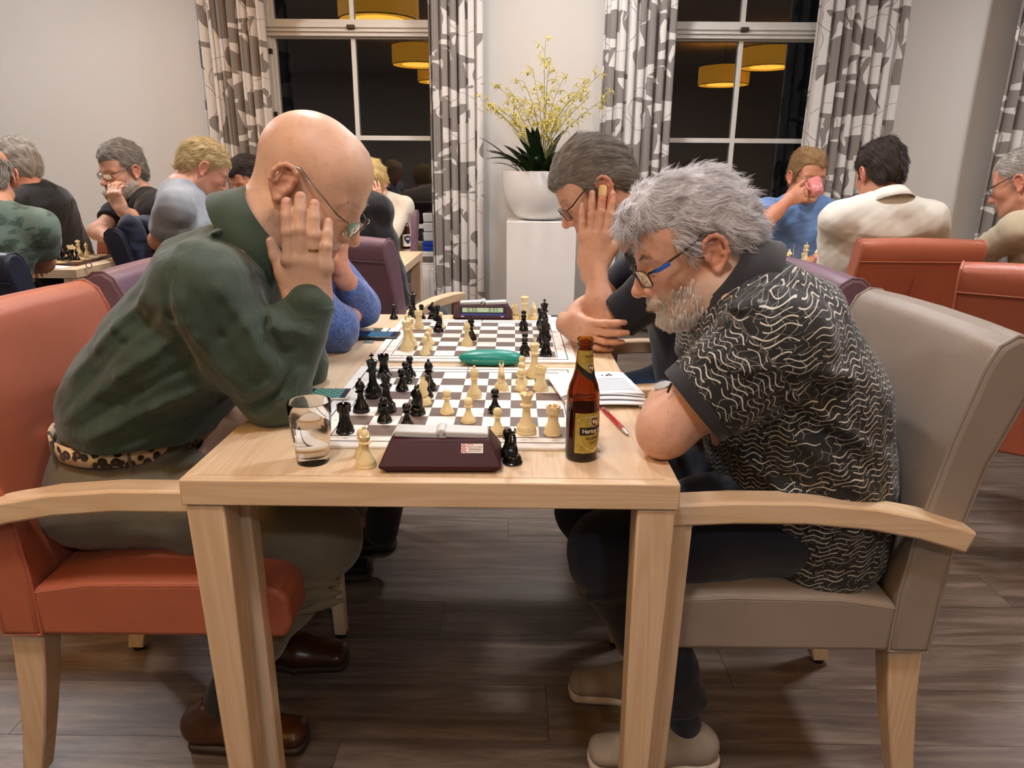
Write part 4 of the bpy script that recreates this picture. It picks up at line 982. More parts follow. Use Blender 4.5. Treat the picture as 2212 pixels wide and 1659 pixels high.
# ------------------------------------------------------------------ things on the other tables and the window sill
M_DKW = plain('walnut', '#4a2a1a', .35, var=.3, vscale=30); M_LTW = plain('maple', '#d8b878', .35, var=.15, vscale=30)
def small_board(cx, cy, z, s, rz, label, frame, dark, light, th=.014):
    b = empty('chessboard', (cx, cy, z), rz, label, 'chessboard'); h = 4*s+.025
    MB().bx((-h, -h, 0), (h, h, th)).build('frame', frame, b, bevel=.003)
    a = MB().box((0, 0, 0), (s, s, .0006)).mesh('square', dark, 0); c = MB().box((0, 0, 0), (s, s, .0006)).mesh('square', light, 0)
    for i in range(8):
        for j in range(8):
            o = bpy.data.objects.new('square', a if (i+j) % 2 else c); COL.objects.link(o); o.parent = b; o.location = ((i-3.5)*s, (j-3.5)*s, th+.0002)
small_board(-2.52, 3.83, TZ, .05, .12, 'dark wooden chessboard on the left wall table', M_DKW, M_DKW, M_LTW)
small_board(-1.02, 4.16, TZ, .05, .05, 'light wooden chessboard on the table near the radiator', M_LTW, M_DKW, M_LTW)
small_board(1.56, 3.86, TZ, .052, .0, 'white vinyl chessboard on the table of the man with the mug', M_BW, M_BB, M_BW, .006)
zl = TZ+.0148; GL3, GR3 = 'chess pieces on the left wall table', 'chess pieces on the right window table'
for kind, w, px, py, lb in [('king', 1, 113, 537, 'cream king on the left wall table'), ('queen', 1, 169, 533, 'cream queen on the left wall table'), ('bishop', 1, 186, 533, 'cream bishop at the right of the left wall table'), ('rook', 1, 150, 535, 'cream rook among the pieces on the left wall table'), ('knight', 1, 158, 537, 'cream knight beside the cream rook on the left wall table'), ('pawn', 1, 104, 535, 'cream pawn left of the cream king on the left wall table'), ('pawn', 1, 122, 531, 'cream pawn behind the black rook on the left wall table'),
  ('pawn', 0, 109, 540, 'black pawn in front of the cream king on the left wall table'), ('rook', 0, 127, 543, 'left black rook on the left wall table'), ('knight', 0, 135, 541, 'black knight beside the left black rook on the left wall table'), ('rook', 0, 154, 544, 'nearest black rook on the left wall table'), ('pawn', 0, 146, 542, 'black pawn left of the nearest black rook on the left wall table'), ('pawn', 0, 164, 542, 'black pawn right of the nearest black rook on the left wall table')]:
    q = at(px, py, 3.98+.006*(537-py) if w else 3.76+.008*(544-py)); q.z = zl; piece(kind, w, q, lb, rs.uniform(0, 6), GL3, 1.0)
for kind, w, x, y, lb in [('king', 1, 1.63, 4.02, 'cream king on the right window table'), ('queen', 1, 1.69, 3.99, 'cream queen on the right window table'), ('rook', 1, 1.735, 3.97, 'cream rook at the right of the right window table'), ('pawn', 1, 1.60, 3.98, 'cream pawn left of the cream king on the right window table'), ('bishop', 1, 1.66, 3.95, 'cream bishop in front of the cream queen on the right window table'), ('pawn', 1, 1.50, 4.04, 'cream pawn at the left of the right window table'), ('knight', 1, 1.54, 4.03, 'cream knight on the right window table'), ('queen', 0, 1.47, 4.05, 'black queen on the right window table'), ('pawn', 0, 1.43, 4.05, 'black pawn at the left of the right window table')]:
    piece(kind, w, (x, y, TZ+.0068), lb, rs.uniform(0, 6), GR3, 1.15)
for kind, w, px, py, lb in [('rook', 1, 832, 543, 'cream rook on the board near the radiator'), ('pawn', 1, 824, 546, 'cream pawn on the board near the radiator'), ('bishop', 1, 815, 541, 'cream bishop on the board near the radiator')]:
    piece(kind, w, onz(px, py, zl), lb, 0, 'chess pieces on the table near the radiator')
def paper(name, x, y, z, w, d, rz, label, n=2):
    p = empty(name, (x, y, z), rz, label, 'paper')
    for i in range(n): sheet([(-w/2+.004*i, -d/2, .001+.002*i), (w/2, -d/2+.003*i, .001+.002*i), (w/2, d/2, .001+.002*i), (-w/2, d/2, .001+.002*i)], 'sheet', M_PAPER, p, .006, th=.0008)
paper('score_sheet', -2.42, 3.56, TZ, .26, .09, .06, 'white score sheet on the front edge of the left wall table', 1)
paper('score_sheet', -.80, 3.90, TZ, .24, .17, .5, 'white folded papers on the corner of the table near the radiator', 3)
paper('score_sheet', 1.83, 4.02, TZ, .16, .18, .2, 'white paper in front of the man with the pink mug', 2)
bottle(onz(877, 538, TZ), 'dark beer bottle with white label on the table near the radiator', .0, 1.0, True, lab=plain('label_white', '#e6e2d6', .5))
t = empty('tumbler', (1.555, 3.93, TZ+.007), 0, 'clear empty tumbler on the right window table', 'glass')
lathe_obj('glass_body', [(0, 0), (.028, 0), (.034, .11), (.033, .11), (.027, .006), (0, .006)], M_GLASS, t, 28)
MB().bx((-.09, -.02, 0), (.09, .02, .03)).build('pencil_case', plain('red_fabric', '#b02430', .7), None, bevel=.008, label='red pencil case on the right window table', cat='case').location = (1.45, 4.13, TZ)
tr = empty('key_ring', onz(192, 573, TZ+.012), .4, 'small mauve ring-shaped fob on the left wall table corner', 'key ring')
MB().lathe([(.011, -.003), (.015, -.003), (.015, .003), (.011, .003), (.011, -.003)], 20, R=Matrix.Rotation(PI/2, 3, 'X'), cap=False).build('ring', plain('fob', '#8d7c94', .3, .3), tr)
# window sill
SZ = WZ0+.012
for x, lb in ((-.885, 'left glass jar on the window sill'), (-.79, 'right glass jar on the window sill')):
    j = empty('glass_jar', (x, 5.76, SZ), 0, lb, 'jar', 'glass jars on the window sill'); lathe_obj('jar_body', [(0, 0), (.038, 0), (.04, .01), (.04, .12), (.03, .145), (.03, .16), (.028, .16), (.028, .145), (.037, .118), (.037, .008), (0, .006)], M_GLASS, j, 24)
    lathe_obj('oil', [(0, .007), (.0365, .009), (.0365, .06), (0, .06)], clear('oil', '#d8d27c', 1.4), j, 24)
bxo = empty('storage_box', (-.69, 5.765, SZ), 0, 'translucent stacked plastic storage box on the window sill', 'box')
M_PLAS = plain('milky_plastic', '#c9ced0', .3, Alpha=1.0)
for i in range(3): MB().box((0, 0, .115+i*.075), (.13, .08, .07), taper=(.92, .92)).build('tray', M_PLAS, bxo, bevel=.006)
bb = empty('blue_crate', (-.69, 5.76, SZ), 0, 'small blue plastic crate on the window sill behind the curtain edge', 'crate')
for i in range(2): MB().box((0, 0, .02+i*.038), (.15, .085, .034), taper=(.94, .94)).build('tray', plain('blue_plastic', '#1d3fae', .4), bb, bevel=.004)
# ------------------------------------------------------------------ people
def nv(v): v = np.array(v, float); return v/np.linalg.norm(v)
class HF:
    """head frame: x towards the face, y to the person's left, z to the crown"""
    def __init__(s, c, yaw, pitch, roll=0, sc=1.0):
        s.c = np.array(c, float); s.s = sc
        f = np.array([math.cos(yaw)*math.cos(pitch), math.sin(yaw)*math.cos(pitch), -math.sin(pitch)])
        l = np.array([-math.sin(yaw), math.cos(yaw), 0]); u = np.cross(f, l)
        l2 = l*math.cos(roll)+u*math.sin(roll); u2 = -l*math.sin(roll)+u*math.cos(roll)
        s.R = np.array([f, l2, u2])
    def w(s, p): return s.c+s.s*(np.array(p, float)@s.R)
    def loc(s, P): return (P-s.c)@s.R.T/s.s
def jobs_run(jobs):
    with ThreadPoolExecutor(4) as ex: return list(ex.map(lambda j: j.mesh(), jobs))

def head_ops(S, H, neck, fine=True, jowl=0, nr=.056, nose=1.0, mouth_open=0):
    s = H.s
    def cap(a, b, ra, rb=None, k=.02, mode='add'): S.cap(H.w(a), H.w(b), ra*s, (rb if rb is not None else ra)*s, k*s, mode)
    def ell(c, r, k=.02, mode='add', R=None): S.ell(H.w(c), np.array(r)*s, H.R if R is None else R@H.R, k*s, mode)
    def ry(a): return np.array([[math.cos(a), 0, -math.sin(a)], [0, 1, 0], [math.sin(a), 0, math.cos(a)]])
    ell((-.010, 0, .038), (.099, .077, .087)); ell((.040, 0, .046), (.053, .064, .062), .03)
    ell((.040, 0, -.020), (.053, .062, .070), .03); ell((.060, 0, -.052), (.034, .040, .040), .02)
    for y in (-1, 1):
        cap((-.004, y*.056, -.055), (.064, y*(.018+jowl*.2), -.098), .018+jowl, .017+jowl*.5, .028)
        ell((.058, y*.043, -.020), (.026, .020, .020), .02)
    ell((.080, 0, -.100), (.017, .021, .016), .016)
    ell((.035, 0, -.085), (.04, .04, .022), .03)
    S.cap(H.w((-.026, 0, -.045)), neck, nr*s, (nr+.006)*s, .035*s)
    S.cap(H.w((.012, 0, -.075)), np.array(neck)+H.R[0]*.02*s, (nr-.014)*s, nr*s, .035*s)
    if not fine:
        cap((.090, 0, .012), (.118*nose, 0, -.032), .009, .013, .012); cap((.088, .03, .024), (.088, -.03, .024), .010, k=.015)
        for y in (-1, 1):
            ell((.100, y*.033, .002), (.018, .016, .012), .012, 'sub'); ell((-.014, y*.080, .0), (.019, .009, .032), .008)
        ell((.090, 0, -.060), (.013, .024, .012), .01); cap((.096, 0, -.076), (.086, .0, -.078), .008, k=.01)
        return
    for y in (-1, 1):
        cap((.091, y*.008, .023), (.075, y*.047, .022), .0095, k=.012)
        ell((.101, y*.033, .003), (.019, .017, .0125), .012, 'sub')
        ell((.0775, y*.032, .001), (.0142, .0155, .0125), .005)
        cap((.0935, y*.020, -.0055), (.086, y*.046, -.004), .0022, k=.003)      # upper lid edge
        cap((.089, y*.022, -.017), (.079, y*.046, -.014), .0028, k=.006)        # bag under the eye
    cap((.091, 0, .014), (.1165*nose, 0, -.030), .0085, .0100, .012); ell((.1165*nose, 0, -.0345), (.0125, .0125, .0105), .008)
    for y in (-1, 1):
        ell((.1035, y*.0125, -.0385), (.0105, .0078, .0085), .006); ell((.109, y*.0065, -.0475), (.005, .0035, .004), .003, 'sub')
        cap((.099, y*.022, -.036), (.090, y*.033, -.062), .0022, k=.005, mode='sub')
        # ear
        E = lambda x, yy, z: (x-.010, y*yy, z)
        ell(E(-.004, .0800, 0), (.019, .0060, .030), .006, R=ry(.16))
        pts = [E(.010, .0800, .006), E(.012, .0840, .017), E(.008, .0865, .026), E(-.001, .0880, .0310), E(-.011, .0900, .0300), E(-.019, .0910, .0225), E(-.0235, .0915, .0100), E(-.0225, .0900, -.004), E(-.0165, .0870, -.016), E(-.008, .0845, -.025), E(-.001, .0825, -.030)]
        for i in range(len(pts)-1): cap(pts[i], pts[i+1], .0042, .0042, .003)
        cap(pts[-1], E(.003, .081, -.026), .0062, .005, .005)
        cap(E(-.013, .0865, .020), E(-.014, .0870, -.004), .0032, .0032, .004)
        ell(E(.000, .0905, -.003), (.0085, .0085, .0125), .003, 'sub'); cap(E(.010, .0815, -.006), E(.009, .082, -.001), .0042, k=.003)
    ell((.0885, 0, -.057), (.0135, .025, .0115), .012)
    o = mouth_open
    for y in (-1, 1):
        cap((.1000, 0, -.0662), (.0870, y*.0215, -.0700), .0050, .0028, .004); cap((.0985-o*.004, 0, -.0775-o*.006), (.0865, y*.0195, -.0735-o*.004), .0058, .003, .004)
        cap((.107, 0, -.0715-o*.003), (.0905, y*.0225, -.0712-o*.002), .0016+o*.003, .0016+o*.0012, .002, 'sub')
    cap((.098, .012, -.0885), (.098, -.012, -.0885), .0035, k=.008, mode='sub')

def hand_ops(S, wrist, d, pn, thumb, curls=((.15, .2, .15),)*4, s=1.0, spread=.06, tdir=None, r=1.0):
    """d along the fingers, pn out of the palm, thumb=+1/-1: thumb on the side d x pn times thumb"""
    d = nv(d); pn = np.array(pn, float); pn = nv(pn-d*(pn@d)); sd = np.cross(d, pn)*thumb     # towards the thumb
    w = np.array(wrist, float); P = lambda a, b, c: w+s*(d*a+sd*b+pn*c)
    S.ecap(P(-.02, 0, 0), P(.012, 0, 0), (.030*s, .021*s), (.032*s, .018*s), sd, .015)
    S.ecap(P(.012, .002, 0), P(.080, .002, -.003), (.034*s, .0165*s), (.040*s, .0125*s), sd, .014)
    S.ell(P(.035, .024, .008), np.array((.028, .016, .014))*s, np.array([d, sd, pn]), .014)
    S.ell(P(.035, -.022, .006), np.array((.032, .014, .013))*s, np.array([d, sd, pn]), .014)
    lens = ((.045, .026, .022), (.050, .030, .023), (.046, .028, .022), (.036, .021, .019)); rad = (.0092, .0094, .0088, .0078)
    tips = []
    for i in range(4):
        b = .029-.0195*i; p = P(.083-(0, 0, .003, .011)[i], b, -.003); a = (1.5-i)*spread; fd = nv(d*math.cos(a)+sd*math.sin(a)); ang = 0
        S.ell(p, np.array((.0105, .0100, .0098))*s*r, None, .008)
        pts = [p]
        for j in range(3):
            ang += curls[i][j]; q = pts[-1]+s*lens[i][j]*(fd*math.cos(ang)+pn*math.sin(ang)); pts.append(q)
        k = rad[i]*s*r
        S.cap(pts[0], pts[1], k*1.06, k, .006); S.cap(pts[1], pts[2], k*1.02, k*.94, .0035); S.cap(pts[2], pts[3], k*.96, k*.80, .0035)
        S.ell(pts[1]-pn*.0012*s, np.array((k, k, k))*1.04, None, .003); tips.append((pts[3], pts[3]-pts[2], pts[0], pts[1]-pts[0], k, -pn*math.cos(ang)+fd*math.sin(ang)))
    td = tdir if tdir is not None else nv(d*.72+sd*.62+pn*.3)
    b0 = P(.020, .026, .006); b1 = b0+nv(td)*.040*s; b2 = b1+nv(nv(td)*.9+d*.35)*.032*s; b3 = b2+nv(nv(td)*.75+d*.5)*.024*s
    S.cap(b0, b1, .0150*s, .0125*s, .014); S.cap(b1, b2, .0118*s, .0105*s, .006); S.cap(b2, b3, .0108*s, .0086*s, .004); tips.append((b3, b3-b2, b1, b2-b1, .0098*s, -pn*.9+sd*.3))
    return tips

def nails(P, org, tips, skip=()):
    M_N = plain('finger_nail', '#d9ab98', .3)
    for i, (q, d, b, bd, k, up) in enumerate(tips):
        if i in skip: continue
        d = nv(d); up = nv(np.array(up)-d*(np.array(up)@d)); sd = np.cross(d, up); m = MB(); rings = []
        for j in range(6):
            t = j/5; rings.append([Vector(q+d*(-.006+.0125*t)+sd*(k*.62*math.sin(.5+2.2*t)**.5*math.sin(a))+up*(k*.80+.0006-k*.22*math.sin(a)**2-.0016*abs(t-.4))-org) for a in np.linspace(-1.2, 1.2, 7)])
        m.loft(rings, cap=False, closed=False); o = m.build('finger_nail', M_N, P, smooth=60); s_ = o.modifiers.new('thick', 'SOLIDIFY'); s_.thickness = .0006
def skin_mat():
    t = NT('skin'); a = t.add('ShaderNodeAttribute', attribute_name='Col'); co = t.coord('Object')
    n = t.noise(co, 55, 4, .65); f = t.noise(co, 420, 3, .6)
    c = t.mix(.55, a.outputs['Color'], t.ramp(n.outputs[0], [(.3, (.80, .70, .66)), (.5, (1, .97, .95)), (.7, (1, 1, 1))]), 'MULTIPLY')
    t.set(Base_Color=c, Roughness=.46, Subsurface_Weight=.10, Subsurface_Radius=(.012, .005, .003), Specular_IOR_Level=.42)
    t.bump(t.math('ADD', f.outputs[0], t.math('MULTIPLY', n.outputs[0], .8)), .16, .0012); return t.m
M_SKIN = skin_mat()
def smooth(e0, e1, x): t = np.clip((x-e0)/(e1-e0), 0, 1); return t*t*(3-2*t)
def paint_skin(H, tone, stubble=None, red=1.0, tips=(), scalp=None):
    base = np.array(lin(tone)); pink = base*np.array((1.0, .62, .58)); lip = base*np.array((.82, .46, .44))
    def f(P):
        L = H.loc(P); c = np.tile(base, (len(P), 1)); near = (np.abs(L) < .16).all(1)
        def mixin(col, w):
            w = (w*near)[:, None]; c[:] = c*(1-w)+np.array(col)*w
        x, y, z = L.T; ay = np.abs(y)
        if scalp is not None: mixin(base*np.array(scalp), smooth(.03, .06, z)*.6)
        mixin(pink, red*.55*np.exp(-(((x-.118)/.018)**2+(y/.016)**2+((z+.035)/.014)**2)))
        mixin(pink, red*.38*np.exp(-(((ay-.045)/.022)**2+((z+.022)/.022)**2))*(x > .02))
        mixin(pink, red*.5*smooth(.076, .084, ay)*(np.abs(z) < .04)*(x < .02)*(x > -.05))
        if stubble is not None:
            m = smooth(-.035, -.060, z-.25*np.clip(.06-x, 0, .1)+.12*np.clip(x-.07, 0, .05))*smooth(-.03, .0, x)*(z > -.14); mixin(lin(stubble[0]), m*stubble[1])
        mixin(lip, .85*np.exp(-(((z+.0715)/.0075)**2+(ay/.021)**4))*(x > .088))
        mixin(base*np.array((.55, .42, .40)), .7*np.exp(-(((z+.0072+.04*(ay-.032)**2/.02)/.0022)**2+((ay-.032)/.013)**4))*(x > .078))
        return c
    return f

def hair_mat(name, col, rough=.5):
    if name in MATS: return MATS[name]
    t = NT(name); c = lin(col); co = t.coord('Object', (1, 1, 1)); n = t.noise(co, 60, 5, .7, 1.2); f = t.noise(co, 320, 2, .6, 2)
    t.set(Base_Color=t.mix(.6, t.ramp(n.outputs[0], [(.3, tuple(x*.62 for x in c)), (.65, c)]), t.ramp(f.outputs[0], [(.35, (.7,)*3), (.6, (1,)*3)]), 'MULTIPLY'), Roughness=rough, Specular_IOR_Level=.3)
    t.bump(t.math('ADD', f.outputs[0], n.outputs[0]), .5, .004); MATS[name] = t.m; return t.m
def strand_mat(name, cols):
    if name in MATS: return MATS[name]
    t = NT(name); h = t.add('ShaderNodeHairInfo')
    t.set(Base_Color=t.ramp(h.outputs['Random'], [(i/max(1, len(cols)-1), lin(c)) for i, c in enumerate(cols)]), Roughness=.42, Specular_IOR_Level=.35); MATS[name] = t.m; return t.m
def strands(name, parent, org, roots, normals, comb, n, length, rad, mat, seg=6, lift=.5, curl=.2, seed=0, droop=0, clump=0, tang=.9):
    """separate hairs grown from surface points; comb(P)->direction field"""
    rs = np.random.RandomState(seed); idx = rs.randint(0, len(roots), n); P = roots[idx].astype(float)+rs.normal(size=(n, 3))*.0008; Nn = normals[idx]
    ln = length*rs.uniform(.55, 1.25, n)[:, None]; C = comb(P); C -= Nn*(C*Nn).sum(1)[:, None]*tang; C /= np.linalg.norm(C, axis=1)[:, None]+1e-9
    D = Nn*lift+C; D /= np.linalg.norm(D, axis=1)[:, None]
    ph = (P@rs.normal(size=(3, 3))*70) if clump else rs.uniform(0, 6.28, (n, 3)); pts = [P.copy()]
    for k in range(1, seg):
        t = k/(seg-1); wob = np.sin(ph+t*5.0+np.arange(3)*2.1)*curl
        d = D+C*(t*1.1)+wob-Nn*(lift*.55*t); d[:, 2] -= droop*t; d /= np.linalg.norm(d, axis=1)[:, None]; pts.append(pts[-1]+d*ln/(seg-1))
    A = np.stack(pts, 1)-np.array(org)
    hc = bpy.data.hair_curves.new(name); hc.add_curves([seg]*n); hc.attributes['position'].data.foreach_set('vector', A.astype(f32).ravel())
    if 'radius' not in hc.attributes: hc.attributes.new('radius', 'FLOAT', 'POINT')
    rr = np.tile(rad*(1-.75*np.linspace(0, 1, seg)**2), n); hc.attributes['radius'].data.foreach_set('value', rr.astype(f32))
    hc.materials.append(mat); o = bpy.data.objects.new(name, hc); COL.objects.link(o); o.parent = parent; return o
def mesh_pts(res):
    """points and outward normals of a field mesh"""
    p, t, q = res; p = np.asarray(p, float); N = np.zeros_like(p)
    F = [q[:, [0, 1, 2]], q[:, [0, 2, 3]]]
    if len(t): F.append(t)
    for f in F:
        n = np.cross(p[f[:, 1]]-p[f[:, 0]], p[f[:, 2]]-p[f[:, 0]])
        for i in range(3): np.add.at(N, f[:, i], n)
    return p, N/(np.linalg.norm(N, axis=1)[:, None]+1e-12)

def lens_mat():
    if 'lens' in MATS: return MATS['lens']
    t = NT('lens'); tr = t.add('ShaderNodeBsdfTransparent'); gl = t.add('ShaderNodeBsdfGlossy'); gl.inputs['Roughness'].default_value = .02; mx = t.add('ShaderNodeMixShader'); fr = t.add('ShaderNodeFresnel'); fr.inputs[0].default_value = 1.45
    t.link(t.math('MULTIPLY', fr.outputs[0], .45), mx.inputs[0]); t.link(tr.outputs[0], mx.inputs[1]); t.link(gl.outputs[0], mx.inputs[2]); t.link(mx.outputs[0], t.n['Material Output'].inputs[0]); MATS['lens'] = t.m; return t.m
def glasses(H, par, org, frame, lens_w=.047, lens_h=.036, temple=None, thick=.0011, drop=.0, x=.113, rim=True, round_=False, rear=-.012, accent=None):
    g = empty('glasses', (0, 0, 0)); g.parent = par
    def w(p): return Vector(H.w(p)-np.array(org))
    M_L = lens_mat(); z0 = -.004-drop
    for y in (-1, 1):
        pts = []
        for i in range(24):
            a = 2*PI*i/24; e = .62 if not round_ else 1.0; cx, cz = math.copysign(abs(math.cos(a))**e, math.cos(a)), math.copysign(abs(math.sin(a))**e, math.sin(a))
            yy = .033+cx*lens_w/2; pts.append((x-.35*max(0, yy-.02)-.006*(cz > 0)*0+cz*.003, y*yy, z0+cz*lens_h/2))
        P = [w(p) for p in pts]
        m = MB(); m.tube(P+[P[0], P[1]], thick*H.s*(1 if rim else .5), 6); m.build('rim', frame, g, smooth=60)
        c = w((x-.35*.014, y*.033, z0)); m = MB(); m._add(P+[c], [(i, (i+1) % 24, 24) for i in range(24)]); m.build('lens', M_L, g)
        tp = [w(q) for q in ((x-.35*.036, y*(.033+lens_w/2), z0+.011), (x-.03, y*.074, z0+.015), (.06, y*.081, .016), (.02, y*.083, .0275), (rear+.006, y*.082, .036), (rear-.014, y*.081, .032), (rear-.026, y*.078, .012))]
        m = MB(); m.tube(tp, thick*1.25*H.s, 6, flat=(1, 1.5)); m.build('temple', temple or frame, g, smooth=60)
        if accent:
            m = MB(); m.tube([w((x-.022, y*.0665, z0+.013)), w((x-.03, y*.0745, z0+.014)), w((.063, y*.0825, .0118))], .0032*H.s, 6, flat=(.5, 1.3)); m.build('temple_inlay', accent, g, smooth=60)
        m = MB(); m.tube([w((x-.004, y*.0105, z0+.002)), w((x-.008, y*.009, z0-.007))], .0022*H.s, 5); m.build('nose_pad', M_L, g)
    m = MB(); m.tube([w((x+.001, .012, z0+.004)), w((x+.005, 0, z0+.007)), w((x+.001, -.012, z0+.004))], thick*H.s, 6); m.build('bridge', frame, g, smooth=60)
    return g
def brows(H, par, org, mat, n=160, ln=.011, seed=1, rad=.0003):
    rs = np.random.RandomState(seed); y = rs.uniform(.012, .050, n)*rs.choice((-1, 1), n); ay = np.abs(y)
    z = .022+.006*np.sin((ay-.01)/.04*2.6)+rs.normal(size=n)*.0022; x = .1005-.36*np.clip(ay-.012, 0, 1)+rs.normal(size=n)*.0006-.004*(ay > .04)
    P = H.w(np.stack([x, y, z], 1)); Nn = np.tile(H.R[0], (n, 1))
    d = np.stack([0*y, np.sign(y), .35+0*y], 1)@H.R
    return strands('eyebrows', par, org, P, Nn, lambda Q: np.stack([0*Q[:, 0], np.sign(H.loc(Q)[:, 1]), .3+0*Q[:, 0]], 1)@H.R, n, ln*H.s, rad, mat, 4, .35, .2, seed)
def shoe(par, org, heel, toe, sole, upper, name='shoe', w=.047, h=.075, sport=False, z0=0.0):
    """heel and toe on the floor"""
    a = np.array(heel, float); b = np.array(toe, float); d = b-a; L = np.linalg.norm(d); d /= L; sd = np.array([-d[1], d[0], 0])
    S = Sdf(.005); P = lambda t, y, z: a+d*L*t+sd*y+np.array([0, 0, z+z0])
    S.ecap(P(.14, 0, .050), P(.5, 0, .045), (.036, .040), (.044, .034), sd, .02); S.ecap(P(.5, 0, .042), P(.86, 0, .036), (.046, .034), (.040, .024), sd, .02)
    S.ecap(P(.17, 0, .055), P(.26, 0, .088), (.036, .042), (.034, .040), sd, .02)
    S.plane(P(.3, 0, .020), (0, 0, -1), P(-.3, -.3, -.1)-1, P(1.3, .3, .2)+1, .002)
    S2 = Sdf(.005); S2.ecap(P(.13, 0, .014), P(.5, 0, .014), (.039, .02), (.046, .02), sd, .01); S2.ecap(P(.5, 0, .014), P(.88, 0, .016), (.049, .02), (.042, .02), sd, .01)
    if sport: S2.ecap(P(.10, 0, .026), P(.3, 0, .022), (.040, .03), (.043, .024), sd, .01)
    S2.plane(P(.3, 0, .003), (0, 0, -1), P(-.3, -.3, -.1)-1, P(1.3, .3, .2)+1, .001); S2.plane(P(.3, 0, .034 if sport else .024), (0, 0, 1), P(-.3, -.3, -.1)-1, P(1.3, .3, .2)+1, .001)
    ru, rsl = S.mesh(), S2.mesh()
    u = sdf_object(name, (ru[0]-org, ru[1], ru[2]), upper, par); sdf_object('sole', (rsl[0]-org, rsl[1], rsl[2]), sole, u)
    for k in range(4):
        t = .38+.075*k; z = .088-.012*k; q = [P(t, -.026, z-.012)-org, P(t+.01, 0, z)-org, P(t, .026, z-.012)-org]
        MB().tube([Vector(v) for v in q], .0024, 5).build('lace', sole if sport else upper, u)
    return u
def put(name, S_res, mat, par, org, **kw):
    return sdf_object(name, (S_res[0]-np.array(org), S_res[1], S_res[2]), mat, par, **kw)
def band(pts0, pts1, th=.002):
    """a strip of cloth between two edge lines"""
    m = MB(); rings = []
    for a, b in zip(pts0, pts1):
        a, b = Vector(a), Vector(b); rings.append([a, b])
    n = len(rings); vs = [p for r in rings for p in r]; m._add(vs, [(2*i, 2*i+1, 2*i+3, 2*i+2) for i in range(n-1)]); return m
def cloth_strip(name, pts0, pts1, mat, par, org, th=.0025):
    m = band([Vector(p)-Vector(org) for p in pts0], [Vector(p)-Vector(org) for p in pts1]); o = m.build(name, mat, par, smooth=60)
    s = o.modifiers.new('thick', 'SOLIDIFY'); s.thickness = th; s.offset = 0; return o
def collar_ring(name, c, axis, fwd, r0, r1, h, mat, par, org, gap=.5, fall=.03, n=28, th=.003, point=.03, sq=1.0):
    """fold-down collar: a stand round the neck and a leaf falling outward, open in front by gap radians"""
    ax = nv(axis); f = np.array(fwd, float); f = nv(f-ax*(f@ax)); l = np.cross(ax, f); c = np.array(c, float); A = []; B = []; Cc = []
    for i in range(n+1):
        a = gap+(2*PI-2*gap)*i/n; d = f*math.cos(a)+l*math.sin(a)*sq; e = abs(1-2*i/n)**6
        A.append(c+d*r0); B.append(c+d*(r0*.97)+ax*h); Cc.append(c+d*(r1+point*.4*e)+ax*(h-fall-point*e))
    a_ = cloth_strip(name, A, B, mat, par, org, th); b_ = cloth_strip(name, B, Cc, mat, par, org, th); return a_, b_
# ---- shared cloth recipes
def torso(S, st, side, extra=0.0, k=.05):
    for (a, ea), (b, eb) in zip(st[:-1], st[1:]): S.ecap(a, b, (ea[0]+extra, ea[1]+extra), (eb[0]+extra, eb[1]+extra), side, k)
Y1 = (0, 1, 0)
M_GREEN = cloth('green_cotton', '#2f4235', .78, weave=1400, var=.08, bump=.5, vscale=9, crease=9); M_GREEN2 = cloth('green_cotton_collar', '#33483a', .78, weave=1400, var=.06, bump=.15)
M_KHAKI = cloth('khaki_twill', '#6a6452', .85, weave=1200, var=.14, vscale=7, bump=.45, crease=8); M_JEANS = cloth('dark_navy_trousers', '#121726', .85, weave=1300, var=.15)
M_BROWNSHOE = plain('brown_leather', '#40230f', .32, var=.35, vscale=18); M_SOLE = plain('shoe_sole', '#2a1d14', .6)
def leopard():
    t = NT('leopard_belt'); co = t.coord('Object', (1, 1, 1)); v = t.add('ShaderNodeTexVoronoi'); v.inputs['Scale'].default_value = 48; t.link(co, v.inputs['Vector'])
    n = t.noise(co, 90, 2); d = t.math('ADD', v.outputs['Distance'], t.math('MULTIPLY', n.outputs[0], .22))
    t.set(Base_Color=t.ramp(d, [(.0, lin('#7a4a20')), (.26, lin('#6a3d18')), (.30, lin('#140b06')), (.52, lin('#140b06')), (.57, lin('#d9b98a')), (.8, lin('#e6d3ae'))], 'LINEAR'), Roughness=.7, Sheen_Weight=.3); return t.m
